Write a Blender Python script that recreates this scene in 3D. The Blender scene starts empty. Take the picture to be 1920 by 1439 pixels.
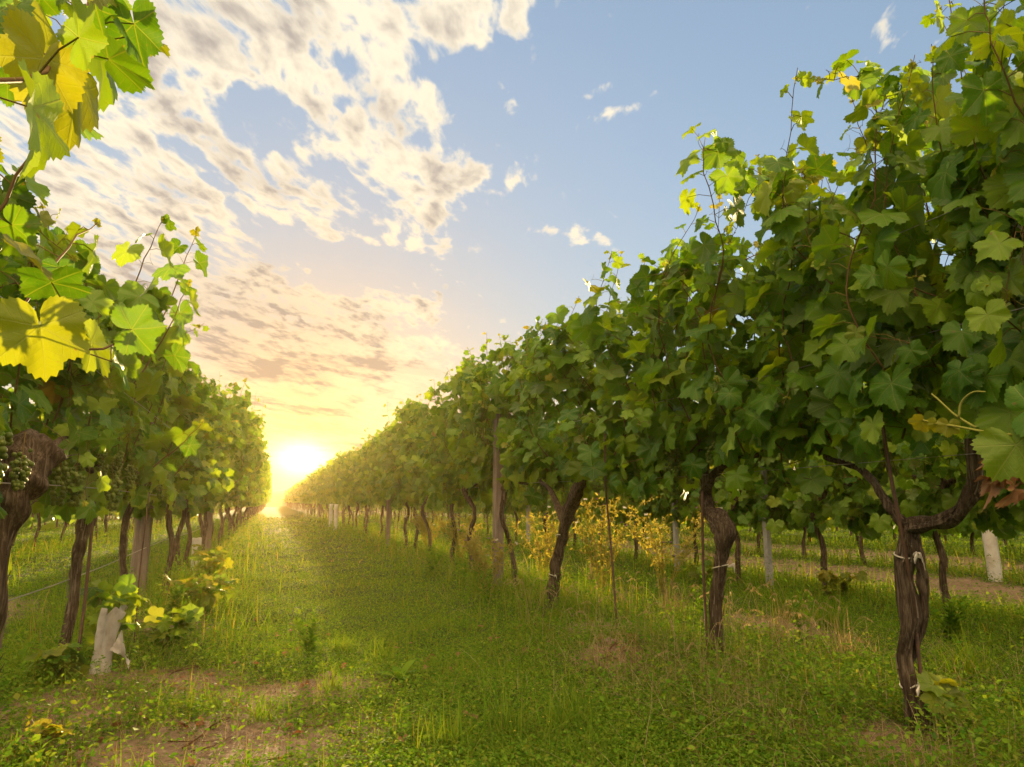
import bpy, math, random
import numpy as np
C = bpy.context.scene.collection
scene = bpy.context.scene
R_ = math.radians

# ---------------------------------------------------------------- camera
CAM_H = 0.85
cam_d = bpy.data.cameras.new('camera')
cam = bpy.data.objects.new('camera', cam_d)
C.objects.link(cam)
cam.location = (0, 0, CAM_H)
cam.rotation_euler = (R_(90 + 9.774), 0, R_(-19.109))
cam_d.sensor_width = 36
cam_d.lens = 24
cam_d.clip_start = 0.02
cam_d.clip_end = 3000
scene.camera = cam

# ---------------------------------------------------------------- exposure
scene.view_settings.view_transform = 'Standard'
scene.view_settings.look = 'None'
scene.view_settings.exposure = 1.40
scene.view_settings.gamma = 1
cy = scene.cycles
cy.max_bounces = 6
cy.diffuse_bounces = 5
cy.glossy_bounces = 1
cy.transmission_bounces = 4
cy.volume_bounces = 0
cy.transparent_max_bounces = 4
cy.caustics_reflective = False
cy.caustics_refractive = False
cy.sample_clamp_indirect = 6
cy.use_denoising = True

SUN_EL, SUN_AZ = 5.2, 3.1          # degrees; azimuth from +Y towards +X
GLOW_EL, GLOW_AZ = 3.3, 2.0
SKY_STRENGTH = 0.15
HAZE = 0.0007


# ---------------------------------------------------------------- node helper
class NT:
    def __init__(s, tree):
        s.t = tree
        s.n = tree.nodes
        s.l = tree.links

    def new(s, typ, ins=None, **props):
        n = s.n.new(typ)
        for k, v in props.items():
            setattr(n, k, v)
        for k, v in (ins or {}).items():
            s.set(n.inputs[k], v)
        return n

    def set(s, sock, v):
        if hasattr(v, 'node'):
            s.l.new(v, sock)
        elif isinstance(v, (tuple, list)):
            v = tuple(v)
            if sock.type == 'RGBA' and len(v) == 3:
                v = v + (1,)
            sock.default_value = v
        else:
            sock.default_value = v

    def m(s, op, a, b=0.0, c=0.0, clamp=False):
        n = s.n.new('ShaderNodeMath')
        n.operation = op
        n.use_clamp = clamp
        s.set(n.inputs[0], a)
        s.set(n.inputs[1], b)
        s.set(n.inputs[2], c)
        return n.outputs[0]

    def vm(s, op, a, b=(0, 0, 0), out=0):
        n = s.n.new('ShaderNodeVectorMath')
        n.operation = op
        s.set(n.inputs[0], a)
        if op == 'SCALE':
            s.set(n.inputs[3], b)
        else:
            s.set(n.inputs[1], b)
        return n.outputs[out]

    def mix(s, f, a, b, typ='MIX'):
        n = s.n.new('ShaderNodeMix')
        n.data_type = 'RGBA'
        n.blend_type = typ
        n.clamp_factor = True
        s.set(n.inputs[0], f)
        s.set(n.inputs[6], a)
        s.set(n.inputs[7], b)
        return n.outputs[2]

    def step(s, x, lo, hi, to0=0.0, to1=1.0):
        n = s.n.new('ShaderNodeMapRange')
        n.interpolation_type = 'SMOOTHSTEP'
        s.set(n.inputs[0], x)
        s.set(n.inputs[1], lo)
        s.set(n.inputs[2], hi)
        s.set(n.inputs[3], to0)
        s.set(n.inputs[4], to1)
        return n.outputs[0]

    def noise(s, vec, scale, detail=4.0, rough=0.55, dist=0.0, out=0):
        n = s.n.new('ShaderNodeTexNoise')
        s.set(n.inputs['Vector'], vec)
        s.set(n.inputs['Scale'], scale)
        s.set(n.inputs['Detail'], detail)
        s.set(n.inputs['Roughness'], rough)
        s.set(n.inputs['Distortion'], dist)
        return n.outputs[out]


def direction(el, az):
    el, az = R_(el), R_(az)
    return (math.sin(az) * math.cos(el), math.cos(az) * math.cos(el), math.sin(el))


# ---------------------------------------------------------------- sky: Nishita + cloud layer
world = bpy.data.worlds.new('World')
scene.world = world
world.use_nodes = True
world.node_tree.nodes.clear()
w = NT(world.node_tree)
D = w.new('ShaderNodeTexCoord').outputs['Generated']
sky = w.new('ShaderNodeTexSky', sky_type='NISHITA', sun_disc=False, sun_elevation=R_(SUN_EL),
            sun_rotation=R_(SUN_AZ), altitude=200, air_density=1.0, dust_density=0.4, ozone_density=2.0)
skyraw = w.vm('SCALE', sky.outputs[0], SKY_STRENGTH)
skylum = w.vm('DOT_PRODUCT', skyraw, (0.25, 0.6, 0.15), out=1)
skycol = w.vm('SCALE', w.vm('MULTIPLY', skyraw, (1.27, 1.06, 0.955)), w.m('DIVIDE', 1.95, w.m('MULTIPLY_ADD', skylum, 6.0, 1.0)))   # bright photo range held back
sep = w.new('ShaderNodeSeparateXYZ', {0: D})
dx, dy, dz = sep.outputs
az = w.m('MULTIPLY', w.m('ARCTAN2', dx, dy), 57.29578)
el = w.m('MULTIPLY', w.m('ARCSINE', dz), 57.29578)
# where the cloud layer is thick (degrees of azimuth and elevation)
BANKS = [(2.6, 35.9, 12.5, 3.9, 5, 1.00), (15.6, 38.0, 6.9, 1.6, 10, 1.00), (6.2, 30.4, 8.6, 5.1, 4, 0.90),
         (13.8, 26.8, 5.3, 2.1, 10, 1.00), (-8.7, 32.7, 4.8, 3.2, -1, 1.00), (-3.1, 23.4, 11.4, 3.1, -18, 1.00),
         (-13.0, 23.1, 5.6, 4.8, 12, 0.90), (11.6, 23.6, 2.8, 1.7, 2, 0.60), (16.3, 20.8, 2.1, 0.6, 1, 0.50),
         (9.8, 21.0, 3.2, 1.1, 3, 0.50), (9.5, 16.4, 5.5, 1.1, 10, 0.80), (-4.5, 15.5, 9.5, 3.7, -3, 1.00),
         (4.7, 12.9, 10.7, 2.2, -3, 0.90), (3.2, 8.5, 10.0, 3.0, 2, 1.00), (4.0, 5.5, 11.0, 1.8, 0, .8), (8.5, 5.4, 6.0, 1.2, 0, 1.3), (-1, 7.5, 7.0, 1.0, 0, .8), (28.8, 31.0, 3.3, 1.3, 3, 0.62),
         (26.5, 33.0, 1.8, 0.6, 16, 0.5), (24.3, 21.9, 3.7, 0.9, -5, 0.8), (-2.7, 29.4, 2.1, 3.6, 39, -0.75),
         (-6.4, 24.4, 7.2, 0.9, -34, -1.20), (5.0, 19.0, 5.5, 1.9, -11, -1.20), (15.2, 32.2, 2.4, 5.1, 1, -0.60),
         (10.3, 34.2, 2.9, 0.9, 11, -0.50), (-40, 28, 22, 16, 0, .8), (10, 68, 60, 14, 0, 1), (-100, 50, 70, 40, 0, 1), (110, 50, 34, 40, 0, 1), (-178, 55, 60, 45, 0, 1.3), (178, 55, 60, 45, 0, 1.3), (0, 92, 400, 18, 0, 1),  # wide banks behind and overhead are out of view, added to carry the fill
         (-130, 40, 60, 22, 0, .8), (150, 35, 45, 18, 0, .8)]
inv = w.m('DIVIDE', 1.0, w.m('ADD', w.m('MAXIMUM', dz, 0.0), 0.07))
plane = w.new('ShaderNodeCombineXYZ', {0: w.m('MULTIPLY', dx, inv), 1: w.m('MULTIPLY', dy, inv), 2: 0.0}).outputs[0]
warp = w.new('ShaderNodeTexNoise', {'Vector': plane, 'Scale': 2.3, 'Detail': 3.0}).outputs['Color']
wv = w.vm('SUBTRACT', warp, (.5, .5, .5))
sepw = w.new('ShaderNodeSeparateXYZ', {0: wv})
azw = w.m('MULTIPLY_ADD', sepw.outputs[0], 8.0, az)
elw = w.m('MULTIPLY_ADD', sepw.outputs[1], 4.0, el)
cover = None
for (ca, ce, ra, rb, rot, wt) in BANKS:
    co, si = math.cos(R_(rot)), math.sin(R_(rot))
    a = w.m('SUBTRACT', azw, ca)
    e = w.m('SUBTRACT', elw, ce)
    u = w.m('ADD', w.m('MULTIPLY', a, co / ra), w.m('MULTIPLY', e, si / ra))
    v = w.m('ADD', w.m('MULTIPLY', a, -si / rb), w.m('MULTIPLY', e, co / rb))
    q = w.m('ADD', w.m('MULTIPLY', u, u), w.m('MULTIPLY', v, v))
    g = w.m('MULTIPLY', w.m('EXPONENT', w.m('MULTIPLY', q, -0.9)), wt)
    cover = g if cover is None else w.m('ADD', cover, g)
cover = w.m('MINIMUM', w.m('MAXIMUM', cover, -0.8), 1.0)
mp = w.new('ShaderNodeMapping', {'Vector': plane, 'Rotation': (0, 0, R_(-66)), 'Scale': (1.0, 1.0, 1.0)}).outputs[0]
mps = w.vm('MULTIPLY', mp, (0.72, 1.35, 1.0))
puff = w.noise(w.vm('ADD', mps, w.vm('SCALE', wv, 0.16)), 14.0, 8.0, 0.53)
big = w.noise(mps, 4.2, 3.0, 0.5)
band = w.noise(w.new('ShaderNodeCombineXYZ', {0: w.m('MULTIPLY', az, 0.075), 1: w.m('MULTIPLY_ADD', az, 0.06, w.m('MULTIPLY', el, 0.42)), 2: 3.1}).outputs[0], 1.0, 6.0, 0.6, 0.4)
fld = w.m('ADD', w.m('MULTIPLY', w.m('SUBTRACT', puff, 0.5), 2.5), w.m('MULTIPLY', w.m('SUBTRACT', big, 0.5), 1.5))
low = w.step(el, 17.0, 6.0)                      # the layer runs together in the low sky
fld = w.m('ADD', w.m('MULTIPLY', fld, w.m('MULTIPLY_ADD', low, -0.75, 1.0)), w.m('MULTIPLY', w.m('MULTIPLY', w.m('SUBTRACT', band, 0.5), 2.6), low))
dens = w.m('ADD', w.m('MULTIPLY_ADD', cover, 1.02, w.m('MULTIPLY_ADD', low, 0.10, -0.30)), fld)
alpha = w.step(dens, w.m('MULTIPLY_ADD', low, -0.10, 0.22), w.m('MULTIPLY_ADD', low, 0.15, 0.74))
# light on the layer: bright where thin towards the sun, grey where thick
sd = direction(GLOW_EL, GLOW_AZ)
cs = w.vm('DOT_PRODUCT', D, sd, out=1)
ang = w.m('MULTIPLY', w.m('ARCCOSINE', w.m('MINIMUM', cs, 1.0)), 57.29578)
shade = w.noise(w.vm('ADD', mps, (0.03, 0.055, 0.0)), 4.5, 3.5, 0.5)
grey = w.step(w.m('ADD', w.m('MULTIPLY', dens, 0.40), w.m('MULTIPLY', shade, 0.9)), 0.66, 1.10)
stratus = w.m('EXPONENT', w.m('MULTIPLY', w.m('ADD', w.m('POWER', w.m('DIVIDE', w.m('ADD', az, 4.5), 12.0), 2.0),
                                              w.m('POWER', w.m('DIVIDE', w.m('SUBTRACT', el, 14.0), 5.0), 2.0)), -1.0))
grey = w.m('ADD', grey, w.m('ADD', w.m('MULTIPLY', stratus, 0.45), w.m('MULTIPLY', low, w.step(band, 0.46, 0.66, 0.0, 0.6))), clamp=True)
near = w.m('EXPONENT', w.m('DIVIDE', ang, -11.0))
lit = w.mix(near, (0.46, 0.41, 0.315, 1), (0.50, 0.31, 0.10, 1))
drk = w.mix(near, (0.215, 0.185, 0.16, 1), (0.145, 0.10, 0.07, 1))
cloud = w.mix(grey, lit, drk)
cloud_fill = w.m('MULTIPLY', w.step(ang, 58.0, 105.0), w.step(el, 12.0, 48.0))                   # unseen clouds behind and overhead brightened, an added fill light for the foliage
cloud = w.vm('MULTIPLY', cloud, w.vm('ADD', (1, 1, 1), w.vm('SCALE', (5.2, 4.0, 2.5), cloud_fill)))
cloud = w.vm('SCALE', cloud, 0.93)
thin = w.m('MULTIPLY', alpha, 0.94)
skygrey = w.vm('DOT_PRODUCT', skycol, (0.3, 0.5, 0.2), out=1)
skycol = w.mix(0.14, skycol, w.new('ShaderNodeCombineXYZ', {0: skygrey, 1: skygrey, 2: skygrey}).outputs[0])
skycol = w.vm('MULTIPLY', skycol, w.vm('ADD', (1, 1, 1), w.vm('SCALE', (-0.10, -0.34, -0.72), w.m('EXPONENT', w.m('DIVIDE', ang, -9.0)))))
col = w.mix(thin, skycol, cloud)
# aureole round the low sun, flattened along the horizon
ga = w.m('MULTIPLY', w.m('SUBTRACT', az, GLOW_AZ), 0.62)
ge = w.m('SUBTRACT', el, GLOW_EL)
gq = w.m('SQRT', w.m('ADD', w.m('MULTIPLY', ga, ga), w.m('MULTIPLY', ge, ge)))
front = w.m('GREATER_THAN', cs, 0.0)
core = w.m('MULTIPLY', w.m('EXPONENT', w.m('MULTIPLY', w.m('POWER', gq, 2.0), -1 / 1.9)), front)
wide = w.m('MULTIPLY', w.m('EXPONENT', w.m('DIVIDE', gq, -5.0)), front)
glow = w.vm('ADD', w.vm('SCALE', (2.4, 1.4, 0.42), core), w.vm('SCALE', (0.07, 0.03, 0.002), wide))
col = w.vm('ADD', col, glow)
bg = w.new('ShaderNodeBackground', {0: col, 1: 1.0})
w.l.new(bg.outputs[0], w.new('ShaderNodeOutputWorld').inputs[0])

# ---------------------------------------------------------------- sun lamp
sun_d = bpy.data.lights.new('sun', 'SUN')
sun_d.energy = 5.0
sun_d.angle = R_(0.6)
sun_d.color = (1.0, 0.72, 0.36)
sun = bpy.data.objects.new('sun', sun_d)
C.objects.link(sun)
from mathutils import Vector
sun.rotation_euler = Vector(direction(SUN_EL, SUN_AZ)).to_track_quat('Z', 'Y').to_euler()

# ================================================================ mesh builder
class MB:
    """Collects vertices, polygons, a material index per polygon and two point attributes."""

    def __init__(s):
        s.v, s.f, s.m, s.a, s.age, s.n = [], [], [], [], [], 0

    def add(s, verts, faces, mat=0, attr=None, age=0.0):
        verts = np.asarray(verts, np.float32).reshape(-1, 3)
        faces = np.asarray(faces, np.int32)
        k = len(verts)
        s.v.append(verts)
        s.f.append(faces + s.n)
        s.m.append(np.full(len(faces), mat, np.int32))
        if attr is None:
            attr = np.zeros((k, 3), np.float32)
        s.a.append(np.asarray(attr, np.float32).reshape(-1, 3))
        s.age.append(np.broadcast_to(np.asarray(age, np.float32).reshape(-1), (k,)).astype(np.float32))
        s.n += k

    def mesh(s, name, mats, smooth=True):
        me = bpy.data.meshes.new(name)
        V = np.concatenate(s.v)
        me.vertices.add(len(V))
        me.vertices.foreach_set('co', V.ravel())
        lt = np.concatenate([np.full(len(f), f.shape[1], np.int32) for f in s.f])
        li = np.concatenate([f.ravel() for f in s.f])
        me.loops.add(len(li))
        me.loops.foreach_set('vertex_index', li)
        me.polygons.add(len(lt))
        ls = np.zeros(len(lt), np.int32)
        ls[1:] = np.cumsum(lt)[:-1]
        me.polygons.foreach_set('loop_start', ls)
        me.polygons.foreach_set('loop_total', lt)
        me.polygons.foreach_set('material_index', np.concatenate(s.m))
        me.polygons.foreach_set('use_smooth', np.full(len(lt), smooth, bool))
        at = me.attributes.new('lv', 'FLOAT_VECTOR', 'POINT')
        at.data.foreach_set('vector', np.concatenate(s.a).ravel())
        ag = me.attributes.new('age', 'FLOAT', 'POINT')
        ag.data.foreach_set('value', np.concatenate(s.age))
        for m in (mats if isinstance(mats, (list, tuple)) else [mats]):
            me.materials.append(m)
        me.update(calc_edges=True)
        return me


def link(name, me, parent=None, loc=None):
    o = bpy.data.objects.new(name, me)
    C.objects.link(o)
    if parent is not None:
        o.parent = parent
    if loc is not None:
        o.location = loc
    return o


def tag(o, label=None, cat=None, group=None, kind=None):
    if label:
        o['label'] = label
    if cat:
        o['category'] = cat
    if group:
        o['group'] = group
    if kind:
        o['kind'] = kind
    return o


def root(name, loc, label, cat, group=None, rz=0.0):
    o = bpy.data.objects.new(name, None)
    o.empty_display_size = 0.1
    C.objects.link(o)
    o.location = loc
    o.rotation_euler = (0, 0, rz)
    return tag(o, label, cat, group)


def norm(a):
    a = np.asarray(a, float)
    return a / np.maximum(np.linalg.norm(a, axis=-1, keepdims=True), 1e-9)


def tube(mb, pts, rad, sides=8, mat=0, cap=True, fib=None, attr=None, age=0.0):
    """A tube through pts with a radius per point; fib(theta, i) scales the radius for bark ridges."""
    P = np.asarray(pts, float)
    n = len(P)
    rad = np.broadcast_to(np.asarray(rad, float), (n,))
    T = norm(np.gradient(P, axis=0))
    ref = np.array([0.0, 1.0, 0.0]) if abs(T[0][1]) < 0.8 else np.array([1.0, 0.0, 0.0])
    A = []
    a = norm(np.cross(T[0], ref))
    for i in range(n):
        a = norm(a - T[i] * np.dot(a, T[i]))
        A.append(a)
    A = np.array(A)
    B = np.cross(T, A)
    th = np.linspace(0, 2 * np.pi, sides, endpoint=False)
    r = rad[:, None] * np.ones((1, sides))
    if fib is not None:
        r = r * fib(th, n)
    V = P[:, None, :] + r[..., None] * (A[:, None, :] * np.cos(th)[None, :, None] + B[:, None, :] * np.sin(th)[None, :, None])
    idx = np.arange(n * sides).reshape(n, sides)
    q = np.stack([idx[:-1], np.roll(idx[:-1], -1, 1), np.roll(idx[1:], -1, 1), idx[1:]], -1).reshape(-1, 4)
    V = V.reshape(-1, 3)
    at = np.tile(np.array(attr if attr is not None else (0, 0, 0.5), np.float32), (len(V), 1))
    mb.add(V, q, mat, at, age)
    if cap:
        tri = np.array([[0, i + 1, i] for i in range(1, sides - 1)] + [[(n - 1) * sides, (n - 1) * sides + i, (n - 1) * sides + i + 1] for i in range(1, sides - 1)], np.int32)
        mb.f.append(tri + mb.n - len(V))
        mb.m.append(np.full(len(tri), mat, np.int32))


def spline(pts, n):
    """Catmull-Rom through pts."""
    P = np.asarray(pts, float)
    P = np.vstack([2 * P[0] - P[1], P, 2 * P[-1] - P[-2]])
    m = len(P) - 3
    out = []
    for t in np.linspace(0, m - 1e-6, n):
        i = int(t)
        u = t - i
        a, b, c, d = P[i:i + 4]
        out.append(0.5 * ((2 * b) + (c - a) * u + (2 * a - 5 * b + 4 * c - d) * u * u + (3 * b - a - 3 * c + d) * u ** 3))
    return np.array(out)


# ================================================================ materials
def material(name):
    m = bpy.data.materials.new(name)
    m.use_nodes = True
    m.node_tree.nodes.clear()
    t = NT(m.node_tree)
    return m, t, t.new('ShaderNodeOutputMaterial')


def ramp(t, fac, stops):
    n = t.n.new('ShaderNodeValToRGB')
    cr = n.color_ramp
    while len(cr.elements) < len(stops):
        cr.elements.new(0.5)
    for e, (p, c) in zip(cr.elements, stops):
        e.position = p
        e.color = tuple(c) + (1,)
    t.set(n.inputs[0], fac)
    return n.outputs[0]


def leaf_material(name, young, mid, old, under, veins=True, gloss=0.46, spec=0.28, trans=0.45, tcol=(1.0, 0.84, 0.16), tgain=2.2):
    m, t, out = material(name)
    at = t.new('ShaderNodeAttribute', attribute_name='lv').outputs['Vector']
    age = t.new('ShaderNodeAttribute', attribute_name='age').outputs['Fac']
    s = t.new('ShaderNodeSeparateXYZ', {0: at})
    u, v, rnd = s.outputs
    col = ramp(t, rnd, [(0.0, mid[0]), (0.5, mid[1]), (1.0, mid[2])])
    col = t.mix(t.step(age, 0.25, 0.8), col, young)
    col = t.mix(t.step(age, 0.8, 1.0), col, old)
    tc = t.new('ShaderNodeTexCoord').outputs['Object']
    blot = t.noise(tc, 28.0, 3.0, 0.6)
    col = t.mix(t.step(blot, 0.35, 0.75, 0.0, 0.35), col, t.mix(0.5, col, mid[2]))
    spot = t.noise(tc, 55.0, 2.0, 0.5)
    col = t.mix(t.step(spot, 0.70, 0.76, 0.0, 0.75), col, old)
    bumpn = t.noise(tc, 90.0, 2.0, 0.5)
    if veins:
        r = t.m('SQRT', t.m('ADD', t.m('MULTIPLY', u, u), t.m('MULTIPLY', v, v)))
        ph = t.m('ABSOLUTE', t.m('ARCTAN2', u, v))
        d = None
        for k in (0.0, 0.92, 1.9):
            x = t.m('ABSOLUTE', t.m('MULTIPLY', r, t.m('SINE', t.m('SUBTRACT', ph, k))))
            d = x if d is None else t.m('MINIMUM', d, x)
        main = t.step(d, 0.004, 0.022, 1.0, 0.0)
        # side veins leave the main ones at an angle
        w1 = t.m('ABSOLUTE', t.m('SUBTRACT', t.m('FRACT', t.m('MULTIPLY', t.m('SUBTRACT', r, t.m('MULTIPLY', d, 0.9)), 6.5)), 0.5))
        sec = t.m('MULTIPLY', t.step(w1, 0.0, 0.09, 1.0, 0.0), 0.35)
        vein = t.m('MAXIMUM', main, sec)
        col = t.mix(t.m('MULTIPLY', vein, 0.55), col, (0.20, 0.24, 0.06, 1))
        bumpn = t.m('SUBTRACT', bumpn, t.m('MULTIPLY', vein, 0.8))
    back = t.new('ShaderNodeNewGeometry').outputs['Backfacing']
    top = t.mix(back, col, t.mix(0.55, col, under))
    bump = t.new('ShaderNodeBump', {'Strength': 0.35, 'Distance': 0.004, 'Height': bumpn})
    dif = t.new('ShaderNodeBsdfPrincipled', {'Base Color': top, 'Roughness': gloss, 'Specular IOR Level': spec, 'Normal': bump.outputs[0]})
    tr_c = t.mix(1.0, t.vm('SCALE', col, tgain), tcol + (1,), 'MULTIPLY')
    trn = t.new('ShaderNodeBsdfTranslucent', {'Color': tr_c, 'Normal': bump.outputs[0]})
    mixn = t.new('ShaderNodeMixShader', {0: trans, 1: dif.outputs[0], 2: trn.outputs[0]})
    t.l.new(mixn.outputs[0], out.inputs[0])
    return m


M = {}
M['leaf'] = leaf_material('vine_leaf', (0.24, 0.21, 0.025), [(0.034, 0.105, 0.006), (0.085, 0.190, 0.009), (0.18, 0.28, 0.016)],
                          (0.20, 0.13, 0.045), (0.17, 0.215, 0.085))
M['grass'] = leaf_material('grass_blade', (0.16, 0.17, 0.03), [(0.045, 0.125, 0.008), (0.105, 0.205, 0.012), (0.18, 0.245, 0.024)],
                           (0.33, 0.24, 0.10), (0.10, 0.16, 0.04), veins=False, gloss=0.7, spec=0.03, trans=0.4)
M['weed'] = leaf_material('weed_leaf', (0.18, 0.19, 0.03), [(0.040, 0.115, 0.008), (0.090, 0.195, 0.012), (0.165, 0.25, 0.026)],
                          (0.28, 0.17, 0.06), (0.11, 0.17, 0.06), veins=False, gloss=0.7, spec=0.03, trans=0.35)
M['straw'] = leaf_material('dry_grass', (0.36, 0.25, 0.10), [(0.32, 0.26, 0.13), (0.40, 0.33, 0.18), (0.26, 0.19, 0.10)],
                           (0.30, 0.20, 0.09), (0.42, 0.32, 0.16), veins=False, gloss=0.6, trans=0.45, tcol=(1, .85, .5), tgain=1.4)
M['thistle'] = leaf_material('thistle_green_gold', (0.34, 0.30, 0.12), [(0.12, 0.18, 0.05), (0.20, 0.22, 0.07), (0.30, 0.28, 0.10)],
                             (0.3, 0.2, 0.08), (0.3, 0.28, 0.1), veins=False, gloss=0.7, spec=0.05, trans=0.5, tgain=1.8)
M['dead'] = leaf_material('withered_leaf', (0.20, 0.10, 0.045), [(0.20, 0.10, 0.045), (0.26, 0.13, 0.06), (0.15, 0.075, 0.035)],
                          (0.15, 0.07, 0.03), (0.25, 0.15, 0.09), veins=True, gloss=0.6, trans=0.25, tcol=(1, .6, .3))


def bark_material(name, dark, midc, light, sc=1.0):
    m, t, out = material(name)
    tc = t.new('ShaderNodeTexCoord').outputs['Object']
    st = t.vm('MULTIPLY', tc, (95 * sc, 95 * sc, 6 * sc))
    n1 = t.noise(st, 1.0, 5.0, 0.65, 0.6)
    n2 = t.noise(tc, 9 * sc, 4.0, 0.6)
    col = ramp(t, t.m('MULTIPLY_ADD', n2, 0.35, t.m('MULTIPLY', n1, 0.75)), [(0.30, dark), (0.52, midc), (0.72, light)])
    bump = t.new('ShaderNodeBump', {'Strength': 1.0, 'Distance': 0.02, 'Height': n1})
    b = t.new('ShaderNodeBsdfPrincipled', {'Base Color': col, 'Roughness': 0.85, 'Specular IOR Level': 0.2, 'Normal': bump.outputs[0]})
    t.l.new(b.outputs[0], out.inputs[0])
    return m


M['bark'] = bark_material('vine_bark', (0.014, 0.009, 0.006), (0.068, 0.045, 0.029), (0.21, 0.16, 0.115))
M['strip'] = bark_material('peeling_bark', (0.09, 0.065, 0.05), (0.19, 0.145, 0.11), (0.33, 0.27, 0.21))
M['cane'] = bark_material('vine_cane', (0.06, 0.03, 0.018), (0.13, 0.06, 0.03), (0.20, 0.11, 0.05), 2.0)
M['shoot'] = leaf_material('green_shoot', (0.22, 0.18, 0.05), [(0.12, 0.14, 0.03), (0.16, 0.12, 0.04), (0.14, 0.08, 0.04)],
                           (0.24, 0.25, 0.05), (0.15, 0.15, 0.05), veins=False, gloss=0.65, spec=0.08, trans=0.12)
M['post'] = bark_material('weathered_wood', (0.12, 0.09, 0.075), (0.22, 0.17, 0.145), (0.31, 0.25, 0.22), 0.7)


def simple_material(name, base, rough=0.6, metal=0.0, spots=None, scale=12.0, trans=0.0, tcol=None, bump=0.2):
    m, t, out = material(name)
    tc = t.new('ShaderNodeTexCoord').outputs['Object']
    n = t.noise(tc, scale, 5.0, 0.6)
    col = t.mix(t.step(n, 0.42, 0.72), tuple(base) + (1,), tuple(spots or [c * 0.7 for c in base]) + (1,))
    bp = t.new('ShaderNodeBump', {'Strength': bump, 'Distance': 0.005, 'Height': t.noise(tc, scale * 4, 3.0)})
    b = t.new('ShaderNodeBsdfPrincipled', {'Base Color': col, 'Roughness': rough, 'Metallic': metal, 'Normal': bp.outputs[0]})
    sh = b.outputs[0]
    if trans:
        tr = t.new('ShaderNodeBsdfTranslucent', {'Color': tuple(tcol or base) + (1,)})
        sh = t.new('ShaderNodeMixShader', {0: trans, 1: sh, 2: tr.outputs[0]}).outputs[0]
    t.l.new(sh, out.inputs[0])
    return m


M['concrete'] = simple_material('grey_post', (0.36, 0.35, 0.37), 0.8, spots=(0.24, 0.23, 0.24), scale=20)
M['tube'] = simple_material('white_sleeve', (0.74, 0.72, 0.70), 0.5, spots=(0.50, 0.44, 0.36), scale=9, trans=0.25)
M['rod'] = simple_material('rusty_rod', (0.10, 0.05, 0.03), 0.7, spots=(0.05, 0.03, 0.025), scale=40)
M['wire'] = simple_material('steel_wire', (0.42, 0.38, 0.34), 0.45, 0.7, scale=60)
M['tie'] = simple_material('twine', (0.62, 0.57, 0.50), 0.7, spots=(0.42, 0.37, 0.3), scale=60, trans=0.2)
M['plastic'] = simple_material('torn_plastic', (0.62, 0.59, 0.56), 0.4, spots=(0.36, 0.31, 0.27), scale=14, trans=0.3, bump=0.6)
M['grape'] = leaf_material('green_grape', (0.13, 0.18, 0.04), [(0.075, 0.115, 0.018), (0.11, 0.15, 0.022), (0.15, 0.19, 0.03)],
                           (0.13, 0.16, 0.04), (0.12, 0.17, 0.05), veins=False, gloss=0.38, trans=0.18)
M['petal'] = simple_material('thistle_bloom', (0.30, 0.10, 0.28), 0.7, spots=(0.4, 0.2, 0.36))
M['fluff'] = simple_material('seed_fluff', (0.75, 0.70, 0.62), 0.9, trans=0.5)
M['yellow'] = simple_material('yellow_petal', (0.65, 0.50, 0.04), 0.6, trans=0.3)
M['hill'] = simple_material('far_hill', (0.06, 0.08, 0.05), 0.9, spots=(0.045, 0.06, 0.035), scale=0.02)

# ================================================================ leaves
_P = np.array([(0, 1.0), (13, .90), (26, .73), (40, .85), (54, .95), (69, .84), (85, .68), (99, .76), (115, .82), (135, .74), (152, .64), (166, .46), (180, .14)], float)


def leaf_shape(n, tooth):
    """Outline of a vine leaf from petiole sinus to sinus, n points, and its faces (fan with an inner ring)."""
    ph = np.linspace(-174, 174, n)
    r = np.interp(np.abs(ph), _P[:, 0], _P[:, 1])
    if tooth:
        r = r * (1 + tooth * np.where(np.arange(n) % 2 == 0, 1, -1) * np.where(np.abs(ph) > 160, 0.2, 1))
    p = np.radians(ph)
    x, y = r * np.sin(p), r * np.cos(p)
    if n >= 15:
        inner = np.arange(0, n, 2)
        xi, yi = 0.52 * x[inner], 0.52 * y[inner]
        xi, yi = xi / (1 + tooth), yi / (1 + tooth)
        k = len(inner)
        V = np.vstack([[[0, 0]], np.stack([xi, yi], 1), np.stack([x, y], 1)])
        F = []
        for i in range(k - 1):
            F.append((0, 1 + i + 1, 1 + i))
            a, b, c = 1 + k + 2 * i, 1 + k + 2 * i + 1, 1 + k + 2 * i + 2
            F += [(1 + i, b, a), (1 + i, 2 + i, b), (2 + i, c, b)]
    else:
        V = np.vstack([[[0, 0]], np.stack([x, y], 1)])
        F = [(0, i + 2, i + 1) for i in range(n - 1)]
    return V.astype(float), np.array(F, np.int32)


SHAPES = {'hi': leaf_shape(81, 0.042), 'mid': leaf_shape(33, 0.075), 'low': leaf_shape(14, 0.10)}


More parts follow.
